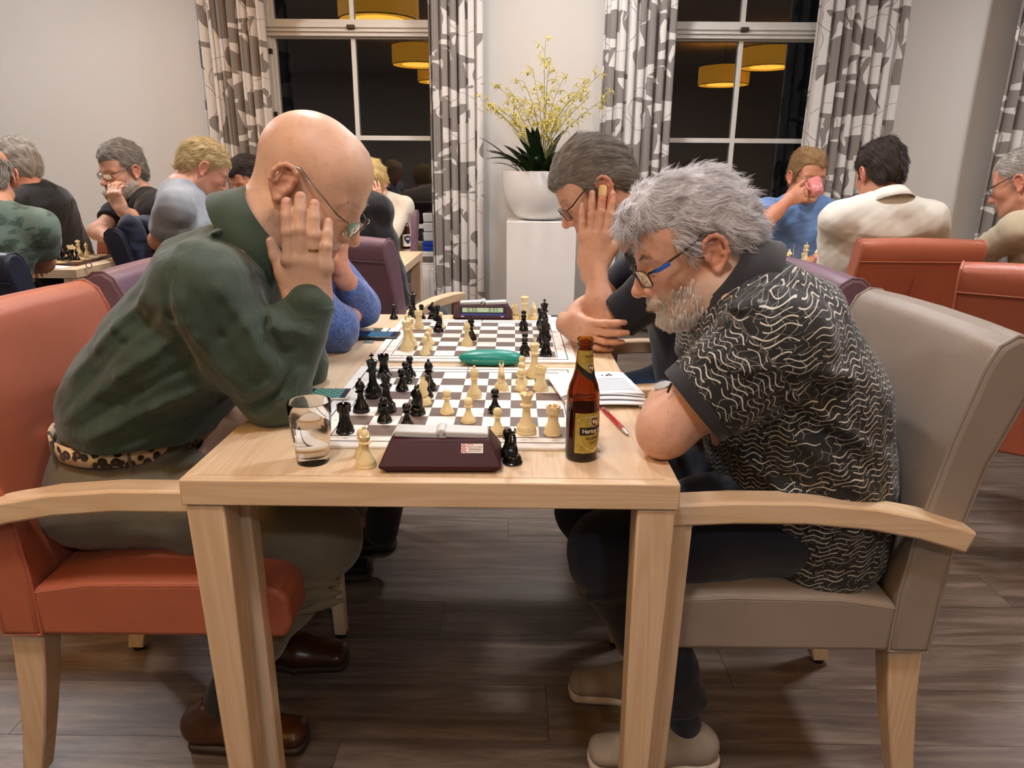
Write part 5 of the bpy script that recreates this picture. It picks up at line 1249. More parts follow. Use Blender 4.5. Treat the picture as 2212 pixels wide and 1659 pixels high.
# =================================================================== bald man, green shirt
def man_green():
    org = np.array((-.86, 1.40, 0)); HL = HF((-.412, 1.425, 1.194), -.06, .60, .0, 1.10)
    nb = np.array((-.520, 1.40, 1.095)); shR = np.array((-.555, 1.235, 1.015)); shL = np.array((-.545, 1.59, 1.01)); elR = np.array((-.470, 1.300, .803)); wrR = np.array((-.385, 1.312, .992))
    elL = np.array((-.50, 1.58, .785)); wrL = np.array((-.598, 1.405, .710))
    B = Sdf(.0026, .02)
    head_ops(B, HL, nb, jowl=.003, nr=.060)
    B.cap(nb, (-.72, 1.40, .88), .06, .09, .03); B.cap((-.72, 1.40, .88), (-.86, 1.40, .60), .09, .10, .03)
    for a, b, r0, r1 in ((nb, shR, .05, .045), (shR, elR, .045, .040), (elR, wrR, .042, .027), (nb, shL, .05, .045), (shL, elL, .045, .04), (elL, wrL, .042, .028)): B.cap(a, b, r0, r1, .02)
    for y in (1.31, 1.50):
        B.chain([(-.86, y, .57), (-.40, y, .47), (-.592, y-.006, .21), (-.655, y-.012, .08)], [.06, .045, .022, .02], .02)
    tipsR = hand_ops(B, wrR+np.array((-.008, -.002, -.018)), (.06, -.02, 1.0), (-.12, 1.0, .05), 1, ((.02, .12, .10), (.0, .14, .10), (.0, .16, .12), (.06, .2, .15)), 1.10, .030, tdir=nv((-.40, .02, .90)), r=1.20)
    hand_ops(B, wrL, (-.45, -.25, -.85), (-.6, .5, -.3), -1, ((.5, .5, .4),)*4, 1.0)
    HEADT = '#d8b49c'
    # shirt
    S = Sdf(.0040, .0)
    st = [((-.805, 1.40, .64), (.182, .136)), ((-.770, 1.40, .75), (.190, .140)), ((-.668, 1.40, .885), (.192, .130)), ((-.585, 1.405, 1.005), (.180, .108)), ((-.535, 1.41, 1.065), (.12, .08))]
    st[-1] = ((-.555, 1.41, 1.035), (.11, .07)); st[0] = ((-.802, 1.40, .66), (.172, .128)); st[1] = ((-.770, 1.40, .76), (.184, .138))
    torso(S, st, Y1, .004)
    S.chain([nb+np.array((-.04, -.02, -.070)), shR], [.055, .070], .05); S.chain([nb+np.array((-.04, .02, -.070)), shL], [.055, .068], .05)
    S.chain([shR, shR*.5+elR*.5+np.array((.008, -.006, .0)), elR], [.080, .076, .060], .035); S.cap(elR, elR*.35+wrR*.65, .058, .048, .028); S.cap(elR*.35+wrR*.65, wrR*.93+elR*.07, .048, .046, .02)
    S.chain([shL, elL], [.075, .056], .04); S.cap(elL, elL*.6+wrL*.4, .052, .045, .02)
    # drapery: folds radiating from armpit, elbow and waist
    S.plane((-.80, 1.4, .718), (-.10, 0, -1), (-1.2, 1.0, .3), (-.4, 1.8, .78), .006)
    def fold(amp, w, *q): S.ridge([at(x, y, Y) for x, y, Y in q], amp, w)
    for q in (((400, 600, 1.2), (450, 720, 1.2), (540, 850, 1.22)), ((470, 590, 1.19), (540, 700, 1.2), (600, 800, 1.24)), ((540, 620, 1.2), (600, 700, 1.24), (640, 740, 1.27)), ((520, 860, 1.24), (590, 830, 1.24), (640, 770, 1.27)), ((545, 900, 1.24), (620, 850, 1.26), (665, 780, 1.29)),
              ((160, 900, 1.24), (280, 800, 1.22), (400, 720, 1.22)), ((200, 940, 1.22), (340, 880, 1.2), (470, 830, 1.22)), ((150, 830, 1.25), (260, 700, 1.23), (340, 620, 1.22)), ((380, 520, 1.24), (450, 500, 1.25), (520, 470, 1.3)), ((600, 660, 1.27), (640, 700, 1.28), (690, 720, 1.3))): fold(.0075, .012, *q)
    for q in (((430, 600, 1.2), (490, 720, 1.2), (570, 840, 1.22)), ((510, 600, 1.19), (570, 700, 1.22), (620, 770, 1.25)), ((530, 880, 1.24), (600, 840, 1.25), (650, 780, 1.28)), ((180, 920, 1.23), (310, 840, 1.21), (440, 770, 1.22)), ((390, 560, 1.2), (385, 680, 1.19), (430, 820, 1.2)), ((170, 860, 1.24), (280, 740, 1.22), (370, 660, 1.22)), ((250, 960, 1.22), (380, 920, 1.22), (480, 870, 1.23))): fold(-.0045, .009, *q)
    S.wrinkle(.0025, 30, 3, (1, 1, .8)); S.wrinkle(.0016, 75, 5, (1.2, .5, 1))
    # trousers
    T = Sdf(.0045)
    T.ecap((-.865, 1.40, .585), (-.80, 1.40, .60), (.186, .125), (.184, .128), Y1, .05)
    T.ecap((-.865, 1.40, .575), (-.77, 1.40, .575), (.188, .085), (.18, .085), Y1, .05)
    T.ecap((-.82, 1.40, .60), (-.80, 1.40, .72), (.184, .130), (.180, .132), Y1, .03)
    T.plane((-.80, 1.4, .715), (-.10, 0, 1), (-1.2, 1.0, .5), (-.4, 1.8, 1.0), .004)
    for y, kx in ((1.305, -.372), (1.50, -.40)):
        T.chain([(-.83, y+.012*(1 if y < 1.4 else -1), .585), (-.62, y, .560), (kx-.03, y, .492)], [.098, .092, .078], .05)
        T.chain([(kx-.03, y, .492), (kx-.10, y-.01, .37), (-.555, y-.015, .265)], [.078, .066, .058], .03)
        T.flat((-.535, y-.012, .295), (-.598, y-.018, .195), .058, .060, .02, .005)
        for q in range(4): T.cap((kx-.10+.012*q, y-.085, .46-.03*q), (kx+.02, y-.055, .44-.02*q), .008, .004, .015)
    T.wrinkle(.004, 26, 9); T.wrinkle(.0016, 70, 2)
    C = Sdf(.003); cd = nv(wrR-elR); C.flat(wrR-cd*.062, wrR+cd*.004, .0475, .0445, .006)
    rb, rsH, rt, rc = jobs_run([B, S, T, C])
    P = put('person', rb, M_SKIN, None, org, paint=lambda p: paint_skin(HL, HEADT, ('#a58a7c', .5), .9, scalp=(1.03, 1.0, .98))(p+org), label='bald man in a dark green shirt, head on hand, left of the nearer board', cat='person')
    P.location = org
    put('shirt', rsH, M_GREEN, P, org); put('cuff', rc, M_GREEN2, P, org); put('trousers', rt, M_KHAKI, P, org)
    # collar: broad leaf standing against the neck
    collar_ring('collar', (-.502, 1.408, 1.104), (.82, 0, .57), (.5, 0, -.8), .088, .114, .036, M_GREEN2, P, org, gap=.5, fall=.066, point=.03, sq=1.02)
    # leopard belt and loops
    A_, B_ = [], []
    for i in range(49):
        a = 2*PI*i/48; x = -.806+.139*math.cos(a); y = 1.40+.187*math.sin(a); z = .703-.012*math.cos(a)+(.0 if 1 else 0)
        A_.append((x, y, z-.017)); B_.append((x, y, z+.017))
    bl = cloth_strip('belt', A_, B_, leopard(), P, org, .004)
    for i in (21, 32, 40): q = Vector(A_[i])-Vector(org); u = Vector(B_[i])-Vector(org); o_ = Vector((math.cos(2*PI*i/48), math.sin(2*PI*i/48), 0))*.004; MB().tube([q+o_-Vector((0, 0, .008)), u+o_+Vector((0, 0, .004))], .006, 6, flat=(1, .35)).build('belt_loop', M_KHAKI, bl)
    # shoes and socks
    M_SOCK = cloth('sock_pattern', '#22201f', .9, weave=500, var=.5, vscale=60)
    for hx, tx, y in ((-.735, -.435, 1.268), (-.70, -.408, 1.535)):
        sh = shoe(P, org, (hx, y, 0), (tx, y-.005, 0), M_SOLE, M_BROWNSHOE)
        K = Sdf(.005); K.cap((hx+.070, y, .06), (-.585, y+.012, .23), .034, .038, .02); put('sock', K.mesh(), M_SOCK, P, org)
    # wire glasses, ring, brows, stubble
    M_WIRE = plain('wire_silver', '#8d857a', .25, .9)
    glasses(HL, P, org, M_WIRE, .046, .034, thick=.0009, x=.118, drop=.006, rear=-.006)
    brows(HL, P, org, strand_mat('grey_brow', ('#8a7a6a', '#b3a99c')), 150, .009)
    rg = Vector(tipsR[2][2]+tipsR[2][3]*.45-org); MB().lathe([(.0112, -.0024), (.0126, -.0024), (.0126, .0024), (.0112, .0024), (.0112, -.0024)], 24, rg, rot_between(tipsR[2][3]), cap=False).build('ring', plain('gold', '#d9b45a', .2, 1.0), P)
    nails(P, org, tipsR)
    p, nn = mesh_pts(rb); L = HL.loc(p)
    m = (L[:, 0] > -.01)&(L[:, 0] < .08)&(L[:, 2] < -.03-.3*(.04-L[:, 0]).clip(0))&(L[:, 2] > -.12)&(np.abs(L[:, 1]) > .02)&(np.abs(L[:, 1]) < .09)
    strands('stubble', P, org, p[m], nn[m], lambda Q: np.tile(HL.R[0]*.3-HL.R[2], (len(Q), 1)), 1500, .005, .00022, strand_mat('grey_stubble', ('#c9c0b4', '#8d8378')), 3, .6, .3, 4)
    return P
man_green()

# =================================================================== white-haired man, patterned polo
def wave_polo():
    t = NT('wave_print_cotton'); a = t.add('ShaderNodeAttribute', attribute_name='pat'); sp = t.add('ShaderNodeSeparateXYZ'); t.link(a.outputs['Vector'], sp.inputs[0]); u, v = sp.outputs[0], sp.outputs[1]
    def lines(u, v, pitch, seg, amp, wl, width, seed, keep):
        row0 = t.math('DIVIDE', v, pitch); wob = t.math('MULTIPLY', t.math('SINE', t.math('ADD', t.math('MULTIPLY', u, 2*PI/wl), seed)), amp/pitch)
        y = t.math('ADD', row0, wob); row = t.math('FLOOR', y); fr = t.math('ABSOLUTE', t.math('SUBTRACT', t.math('FRACT', y), .5))
        shift = t.math('FRACT', t.math('MULTIPLY', t.math('SINE', t.math('MULTIPLY', t.math('ADD', row, seed), 12.9898)), 43758.5))
        s = t.math('ADD', t.math('DIVIDE', u, seg), shift); cell = t.math('FLOOR', s); sf = t.math('FRACT', s)
        rnd = t.math('FRACT', t.math('MULTIPLY', t.math('SINE', t.math('ADD', t.math('MULTIPLY', row, 78.233), t.math('MULTIPLY', cell, 37.719))), 9631.7))
        on = t.math('MULTIPLY', t.math('LESS_THAN', rnd, keep), t.math('LESS_THAN', sf, .86))
        wv = t.math('MULTIPLY', t.math('ADD', .55, t.math('MULTIPLY', rnd, .8)), width/pitch)
        return t.math('MULTIPLY', t.math('LESS_THAN', fr, wv), on)
    m1 = lines(u, v, .0105, .045, .0042, .036, .0011, 1.3, .86); m2 = lines(v, u, .013, .036, .0040, .034, .00055, 4.1, .8); m3 = lines(u, v, .0105, .03, .0042, .036, .0005, 9.7, .5)
    n = t.noise(t.coord(), 900, 2); base = lin('#17181a')
    c = t.mix(m2, base, lin('#8f9088')); c = t.mix(m3, c, lin('#7e8078')); c = t.mix(m1, c, lin('#c9c8bd'))
    t.set(Base_Color=c, Roughness=.8, Sheen_Weight=.1); t.bump(n.outputs[0], .1, .001); return t.m
M_WAVE = wave_polo(); M_CHAR = cloth('charcoal_knit', '#26272c', .9, weave=700, var=.08, bump=.3)
def man_wave():
    org = np.array((.58, 1.32, 0)); H = HF((.332, 1.335, 1.084), PI+.03, .37, 0, 1.04)
    nb = np.array((.395, 1.32, 1.020)); shN = np.array((.435, 1.145, .955)); shF = np.array((.44, 1.50, .955)); elN = np.array((.262, 1.145, .804)); wrN = np.array((.300, 1.320, .795)); elF = np.array((.43, 1.54, .806)); wrF = np.array((.40, 1.40, .795))
    B = Sdf(.0026, .02); head_ops(B, H, nb, jowl=.004, nr=.060, mouth_open=.8)
    B.cap(nb, (.53, 1.32, .82), .06, .09, .03); B.cap((.53, 1.32, .82), (.56, 1.32, .55), .09, .11, .03)
    for sh, el, wr in ((shN, elN, wrN), (shF, elF, wrF)):
        B.cap(nb, sh, .05, .045, .02); B.chain([sh, sh*.4+el*.6, el], [.055, .053, .046], .03); B.chain([el, el*.6+wr*.4, wr], [.0465, .042, .029], .025); B.ell(el+np.array((-.012, -.018, -.012)), (.036, .034, .034), None, .025)
    hand_ops(B, wrN+nv(wrN-elN)*.01, (.6, .8, -.05), (0, .1, -1), 1, ((.4, .5, .4),)*4, 1.0); hand_ops(B, wrF+nv(wrF-elF)*.01, (.1, -1, 0), (0, 0, -1), -1, ((.4, .5, .4),)*4, 1.0)
    for y in (1.235, 1.42): B.chain([(.56, y, .56), (.20, y, .49), (.350, y-.002, .20), (.368, y-.002, .08)], [.06, .045, .022, .02], .02)
    S = Sdf(.0040)
    st = [((.598, 1.32, .535), (.198, .148)), ((.568, 1.32, .66), (.202, .152)), ((.538, 1.32, .80), (.205, .152)), ((.470, 1.322, .935), (.192, .128)), ((.432, 1.325, .980), (.11, .07))]
    torso(S, st, Y1, .004, .06)
    S.chain([nb+np.array((.05, -.02, -.075)), shN], [.055, .074], .05); S.chain([nb+np.array((.05, .02, -.075)), shF], [.055, .072], .05)
    for sh, el in ((shN, elN), (shF, elF)):
        d = nv(el-sh); e = sh+(el-sh)*.66; S.cap(sh, sh+(el-sh)*.4, .078, .076, .04); S.flat(sh+d*.02, e, .078, .080, .02, .004)
    def fold(amp, w, *q): S.ridge([at(x, y, Y) for x, y, Y in q], amp, w)
    for q in (((1690, 840, 1.1), (1780, 890, 1.12), (1870, 960, 1.14)), ((1680, 920, 1.1), (1760, 980, 1.12), (1860, 1050, 1.14)), ((1700, 780, 1.1), (1780, 800, 1.1), (1850, 820, 1.12)), ((1600, 1000, 1.13), (1720, 1080, 1.13), (1850, 1130, 1.15)), ((1520, 770, 1.08), (1600, 790, 1.08), (1680, 790, 1.07)), ((1540, 700, 1.09), (1600, 670, 1.09), (1660, 660, 1.09))): fold(.008, .012, *q)
    for q in (((1680, 640, 1.08), (1710, 740, 1.06), (1700, 860, 1.06)), ((1690, 870, 1.1), (1780, 930, 1.11), (1870, 1000, 1.13)), ((1700, 810, 1.1), (1790, 840, 1.11)), ((1590, 950, 1.12), (1700, 1030, 1.12), (1840, 1090, 1.14)), ((1540, 735, 1.08), (1640, 725, 1.07)), ((1640, 600, 1.12), (1720, 610, 1.12), (1790, 640, 1.12))): fold(-.0045, .009, *q)
    S.wrinkle(.0025, 26, 13); S.wrinkle(.0016, 70, 6)
    T = Sdf(.0045); T.ecap((.60, 1.32, .575), (.52, 1.32, .58), (.185, .12), (.18, .11), Y1, .05)
    for y, kx in ((1.235, .185), (1.42, .175)):
        T.chain([(.58, y, .585), (.38, y, .565), (kx, y, .505)], [.10, .094, .078], .05); T.chain([(kx, y, .505), (kx+.085, y, .33), (.325, y-.003, .24)], [.078, .064, .054], .03); T.flat((.312, y-.002, .26), (.362, y-.005, .155), .054, .052, .02, .005)
        for q in range(3): T.cap((kx+.05, y-.075, .53-.03*q), (kx-.04, y-.06, .50-.03*q), .007, .004, .015)
    T.wrinkle(.004, 26, 19); T.wrinkle(.0015, 70, 22)
    C, C2 = Sdf(.003), Sdf(.003)
    for c_, sh, el in ((C, shN, elN), (C2, shF, elF)):
        d = nv(el-sh); e = sh+(el-sh)*.66; c_.flat(e-d*.004, e+d*.024, .0785, .0765, .004, .004)
    # hair: full white waves
    G = Sdf(.0034); s = H.s
    def he(c, r, k=.02, mode='add'): G.ell(H.w(c), np.array(r)*s, H.R, k*s, mode)
    he((-.012, 0, .050), (.104, .084, .092)); he((.035, 0, .098), (.068, .064, .042), .025); he((.074, .004, .092), (.034, .05, .030), .02); he((-.068, 0, .010), (.046, .068, .066), .03); he((.092, -.012, .074), (.016, .036, .022), .015)
    he((.088, 0, -.004), (.062, .11, .060), .035, 'sub'); he((.03, 0, -.055), (.072, .12, .045), .03, 'sub')
    for y in (-1, 1): he((-.008, y*.09, -.002), (.030, .03, .036), .008, 'sub')
    he((-.06, 0, -.085), (.10, .1, .04), .01, 'sub')
    G.wrinkle(.006, 85, 31, (1, 1, 1)); G.wrinkle(.003, 190, 33)
    rb, rsH, rt, rc, rc2, rg = jobs_run([B, S, T, C, C2, G])
    P = put('person', rb, M_SKIN, None, org, paint=lambda p: paint_skin(H, '#d2a58d', ('#d8c8b8', .6), 1.0)(p+org), label='white-haired man with blue-templed glasses in a black wave-print polo', cat='person'); P.location = org
    def uv(p):
        p = p+org; d = p-np.array((.53, 1.32, .8)); ang = np.arctan2(d[:, 1], d[:, 0]); u = (ang*.19); v = p[:, 2]-.25*d[:, 0]
        # the near and far sleeves are cut from cloth turned with the arm
        for sh, el in ((shN, elN), (shF, elF)):
            ax = nv(el-sh); q = p-sh; t = q@ax; r = np.linalg.norm(q-np.outer(t, ax), axis=1); w = (r < .1)&(t > .035); sd = np.cross(ax, (0, 1, 0)); nn = np.cross(ax, sd); a2 = np.arctan2(q@nn, q@sd)
            u = np.where(w, a2*.075+3, u); v = np.where(w, -t, v)
        return np.stack([u, v], 1)
    put('shirt', rsH, M_WAVE, P, org, uv=uv); put('cuff', rc, M_CHAR, P, org, label='charcoal ribbed sleeve cuff'); put('cuff', rc2, M_CHAR, P, org); put('trousers', rt, M_JEANS, P, org)
    collar_ring('collar', (.397, 1.328, 1.026), (-.82, 0, .57), (-.5, 0, -.8), .088, .116, .034, M_CHAR, P, org, gap=.45, fall=.066, point=.025, sq=1.02)
    e = shN+(elN-shN)*.66; tg = MB(); tg.box(Vector(at(1446, 838, 1.118))-Vector(org), (.003, .004, .017), Matrix.Rotation(.3, 3, 'Y')); tg.build('cuff_tag', plain('tag_black', '#0d0d0e', .6), P)
    M_GREYSHOE = plain('sneaker_grey', '#948a7d', .8, var=.12, bump=.3, bscale=300); M_WSOLE = plain('sneaker_sole', '#c4bdb2', .6, var=.1)
    M_SOCK = cloth('navy_sock', '#171c2a', .9, weave=500, var=.3, vscale=40)
    for hx, tx, y in ((.445, .145, 1.222), (.42, .118, 1.432)):
        shoe(P, org, (hx, y, 0), (tx, y, 0), M_WSOLE, M_GREYSHOE, sport=True); K = Sdf(.005); K.cap((hx-.072, y, .06), (.350, y+.003, .22), .032, .036, .02); put('sock', K.mesh(), M_SOCK, P, org)
    h = put('hair', rg, hair_mat('white_hair', '#d6d6d9'), P, org); p, nn = mesh_pts(rg)
    def comb(Q):
        L = H.loc(Q); x, y, z = L.T; d = np.stack([-1.0+0*x, np.sign(y)*.25, -.35-.8*smooth(.05, -.02, z)], 1); fr = smooth(.045, .085, x)[:, None]; d = d*(1-fr)+np.stack([.5+0*x, y*6, -.7+0*x], 1)*fr
        d = d+.5*np.sin(np.stack([z*90+y*40, x*80, x*90+z*50], 1)); return d@H.R
    sm = strand_mat('white_strand', ('#f6f6f8', '#dcdce0', '#bcbcc3', '#efeff2'))
    strands('hair_strands', h, org, p, nn, comb, 12000, .030, .00030, sm, 7, .22, .30, 2, clump=1)
    pb, nbm = mesh_pts(rb); L = H.loc(pb); x, y, z = L.T; ay = np.abs(y)
    m = (z < -.028+.9*np.clip(.05-x, 0, .06)*.9)&(x > .0)&(z > -.125)&(ay < .075)&~((x > .075)&(z > -.052)&(ay < .05))&~((ay < .022)&(z > -.084)&(z < -.063))&(x > .02+.25*(z+.03))
    bd = lambda Q: (np.stack([.35+0*Q[:, 0], 0*Q[:, 0], -1+0*Q[:, 0]], 1)@H.R)
    wgt = smooth(.0, .030, -.026+.9*np.clip(.05-x, 0, .06)*.9-z)*smooth(.0, .022, x-.02-.25*(z+.03))*(1-.65*np.exp(-(((x-.055)/.03)**2+((z+.055)/.022)**2))); m = m&(np.random.RandomState(5).rand(len(x)) < wgt)
    be = strands('beard', P, org, pb[m], nbm[m], bd, 7000, .013, .00034, strand_mat('beard_strand', ('#ffffff', '#ebe8e4', '#c9c0b6', '#fbfaf8')), 5, .7, .45, 7)
    m2 = (x > .085)&(ay < .028)&(z > -.066)&(z < -.050); strands('moustache', P, org, pb[m2], nbm[m2], lambda Q: np.stack([.2+0*Q[:, 0], 2*H.loc(Q)[:, 1]/.03, -1+0*Q[:, 0]], 1)@H.R, 1300, .013, .0003, strand_mat('moustache_strand', ('#e3dac8', '#bfae94', '#d8cfc0')), 5, .6, .3, 8)
    M_FR = plain('glasses_black', '#15161c', .3); glasses(H, P, org, M_FR, .050, .033, thick=.0013, x=.112, drop=.004, rear=-.004, accent=plain('temple_blue', '#2458b8', .35))
    brows(H, P, org, strand_mat('grey_brow2', ('#7a6a5c', '#a89c8e', '#cfc8bd')), 260, .013, 3, .00035)
    w = nv(wrN-elN); wt = empty('wristwatch', (0, 0, 0)); wt.parent = P
    R = rot_between(w); c = Vector(wrN-w*.012-org); MB().lathe([(.033, -.010), (.0345, -.010), (.0345, .010), (.033, .010), (.033, -.010)], 32, c, R, cap=False).build('strap', plain('watch_strap', '#d8d4cc', .3, .6), wt)
    MB().lathe([(0, 0), (.016, 0), (.017, .003), (.016, .007), (0, .007)], 24, c+Vector((-.012, -.004, .030))*1.0, rot_between((-.35, -.1, 1))).build('case', plain('watch_case', '#b9b6b0', .25, .9), wt)
    return P
man_wave()
# =================================================================== the second pair of players
def cap_hair(G, H, th=.008, top=.012, front=.06, low=-.03, sides=True, fringe=0.0):
    """close hair over the skull: front = how far the hairline comes, low = nape"""
    s = H.s
    def he(c, r, k=.015, mode='add'): G.ell(H.w(c), np.array(r)*s, H.R, k*s, mode)
    he((-.012, 0, .042+top*.4), (.099+th, .077+th, .087+th*.6+top)); he((.032, 0, .062+top), (.050+th, .060+th, .052+th), .02); he((-.065, 0, .0), (.045+th, .062+th, .065), .02)
    if fringe: he((.075, 0, .075), (.030+fringe, .055, .03), .015)
    he((.082+front*.1, 0, -.004), (.062, .12, .056), .028, 'sub'); he((.03, 0, -.058), (.062, .12, .045), .025, 'sub'); he((-.05, 0, low-.075), (.11, .1, .055), .01, 'sub')
    for y in (-1, 1): he((-.012, y*.092, .0), (.026, .03, .034), .006, 'sub')
M_NAVYKNIT = cloth('navy_knit', '#0e1220', .9, weave=600, var=.1, bump=.3); M_DENIM = cloth('blue_denim', '#2a4668', .9, weave=900, var=.2)
def man_navy():
    org = np.array((.60, 2.08, 0)); ear = np.array(at(1302, 402, 1.985)); H = HF((ear[0]-.010, 2.075, ear[2]-.012), PI+.05, .60, 0, 1.03)
    nb = np.array(at(1392, 500, 2.08)); shN = np.array((.455, 1.895, .985)); shF = np.array((.47, 2.25, .985)); elN = np.array((.238, 1.925, .806)); wrN = np.array(at(1286, 560, 1.975)); elF = np.array((.22, 2.24, .80)); wrF = np.array((.146, 1.945, .815))
    B = Sdf(.0030, .02); head_ops(B, H, nb, nr=.058); B.cap(nb, (.53, 2.08, .82), .06, .09, .03); B.cap((.53, 2.08, .82), (.57, 2.08, .55), .09, .1, .03)
    for sh, el, wr in ((shN, elN, wrN), (shF, elF, wrF)):
        B.cap(nb, sh, .05, .045, .02); B.chain([sh, el], [.046, .040], .03); B.chain([el, el*.6+wr*.4, wr], [.040, .036, .026], .025)
    tN = hand_ops(B, wrN+np.array((-.006, 0, -.024)), (.02, -.02, 1), (.1, 1, .05), -1, ((.05, .12, .1), (.0, .1, .08), (.0, .1, .08), (.0, .12, .1)), 1.15, .045, tdir=nv((.6, .02, .78)), r=1.06)
    hand_ops(B, wrF, (.60, -.78, -.10), (.78, .60, 0), 1, ((.45, .40, .30), (.45, .42, .3), (.48, .42, .3), (.5, .45, .3)), 1.05, .12, tdir=nv((.45, .2, .85)), r=1.04)
    for y in (1.98, 2.17): B.chain([(.58, y, .56), (.26, y, .50), (.40, y, .14), (.39, y, .06)], [.06, .045, .03, .025], .02)
    S = Sdf(.0048); st = [((.60, 2.08, .55), (.18, .13)), ((.585, 2.08, .68), (.19, .145)), ((.55, 2.08, .83), (.195, .14)), ((.48, 2.08, .965), (.19, .115)), ((.43, 2.08, 1.015), (.12, .08))]
    torso(S, st, Y1, .004, .06); S.chain([nb+np.array((.02, 0, -.04)), shN], [.065, .068], .05); S.chain([nb+np.array((.02, 0, -.04)), shF], [.065, .068], .05)
    for sh, el in ((shN, elN), (shF, elF)): d = nv(el-sh); S.cap(sh, sh+(el-sh)*.4, .07, .068, .04); S.flat(sh+d*.02, sh+(el-sh)*(.80 if sh is shN else .62), .070, .064, .02, .004)
    S.wrinkle(.003, 28, 4)
    T = Sdf(.006); T.ecap((.62, 2.08, .575), (.54, 2.08, .58), (.18, .11), (.175, .105), Y1, .05)
    for y in (1.985, 2.17): T.chain([(.60, y, .58), (.26, y, .51)], [.095, .075], .05); T.chain([(.26, y, .51), (.41, y, .12)], [.075, .052], .03)
    T.wrinkle(.003, 30, 8)
    G = Sdf(.0040); cap_hair(G, H, .010, .008, 0, -.02, fringe=.002); G.wrinkle(.005, 90, 3, (.4, 1, 1))
    rb, rs_, rt, rg = jobs_run([B, S, T, G])
    P = put('person', rb, M_SKIN, None, org, paint=lambda p: paint_skin(H, '#d6a88e', None, 1.1)(p+org), label='grey-haired man in a navy polo leaning on his hand at the farther board', cat='person'); P.location = org
    put('shirt', rs_, M_NAVYKNIT, P, org); put('trousers', rt, M_DENIM, P, org)
    collar_ring('collar', nb+np.array((.012, 0, -.02)), (-.75, 0, .66), (-.5, 0, -.8), .078, .092, .02, M_NAVYKNIT, P, org, gap=.6, fall=.05, point=.02)
    h = put('hair', rg, hair_mat('grey_hair', '#8c857b'), P, org); p, nn = mesh_pts(rg)
    def comb(Q): L = H.loc(Q); x, y, z = L.T; return np.stack([-1.0+0*x, np.sign(y)*.15, -.35-.6*smooth(.06, -.02, z)], 1)@H.R
    strands('hair_strands', h, org, p, nn, comb, 6000, .034, .00032, strand_mat('grey_strand', ('#a8a096', '#7c756c', '#5f5a54', '#b8b0a5')), 6, .12, .06, 5)
    glasses(H, P, org, plain('glasses_dark', '#1d1a1a', .3), .046, .036, thick=.0011, x=.112, drop=.004, rear=-.004); brows(H, P, org, strand_mat('grey_brow2', ('#7a6a5c',)), 120, .010, 6)
    nails(P, org, tN, (1,)); q, d = tN[1][:2]; MB().lathe([(0, .004), (.009, .002), (.0112, -.006), (.0116, -.026), (.0095, -.027)], 16, Vector(q-org)+Vector(nv(d))*.007, rot_between(d)).build('finger_bandage', plain('bandage', '#e3c184', .7, bump=.2), P)
    M_DS = plain('dark_shoe', '#1a1817', .5)
    for hx, tx, y in ((.46, .18, 1.985), (.46, .18, 2.17)): shoe(P, org, (hx, y, 0), (tx, y, 0), M_DS, M_DS)
man_navy()
def melange():
    t = NT('blue_melange_knit'); co = t.coord('Object', (1, 1, .28)); n = t.noise(co, 260, 4, .75, .6); f = t.noise(t.coord(), 900, 2)
    t.set(Base_Color=t.ramp(n.outputs[0], [(.30, lin('#2c3f73')), (.5, lin('#4a66a6')), (.68, lin('#7f97cc'))]), Roughness=.9, Sheen_Weight=.2); t.bump(t.math('ADD', n.outputs[0], f.outputs[0]), .3, .0015); return t.m
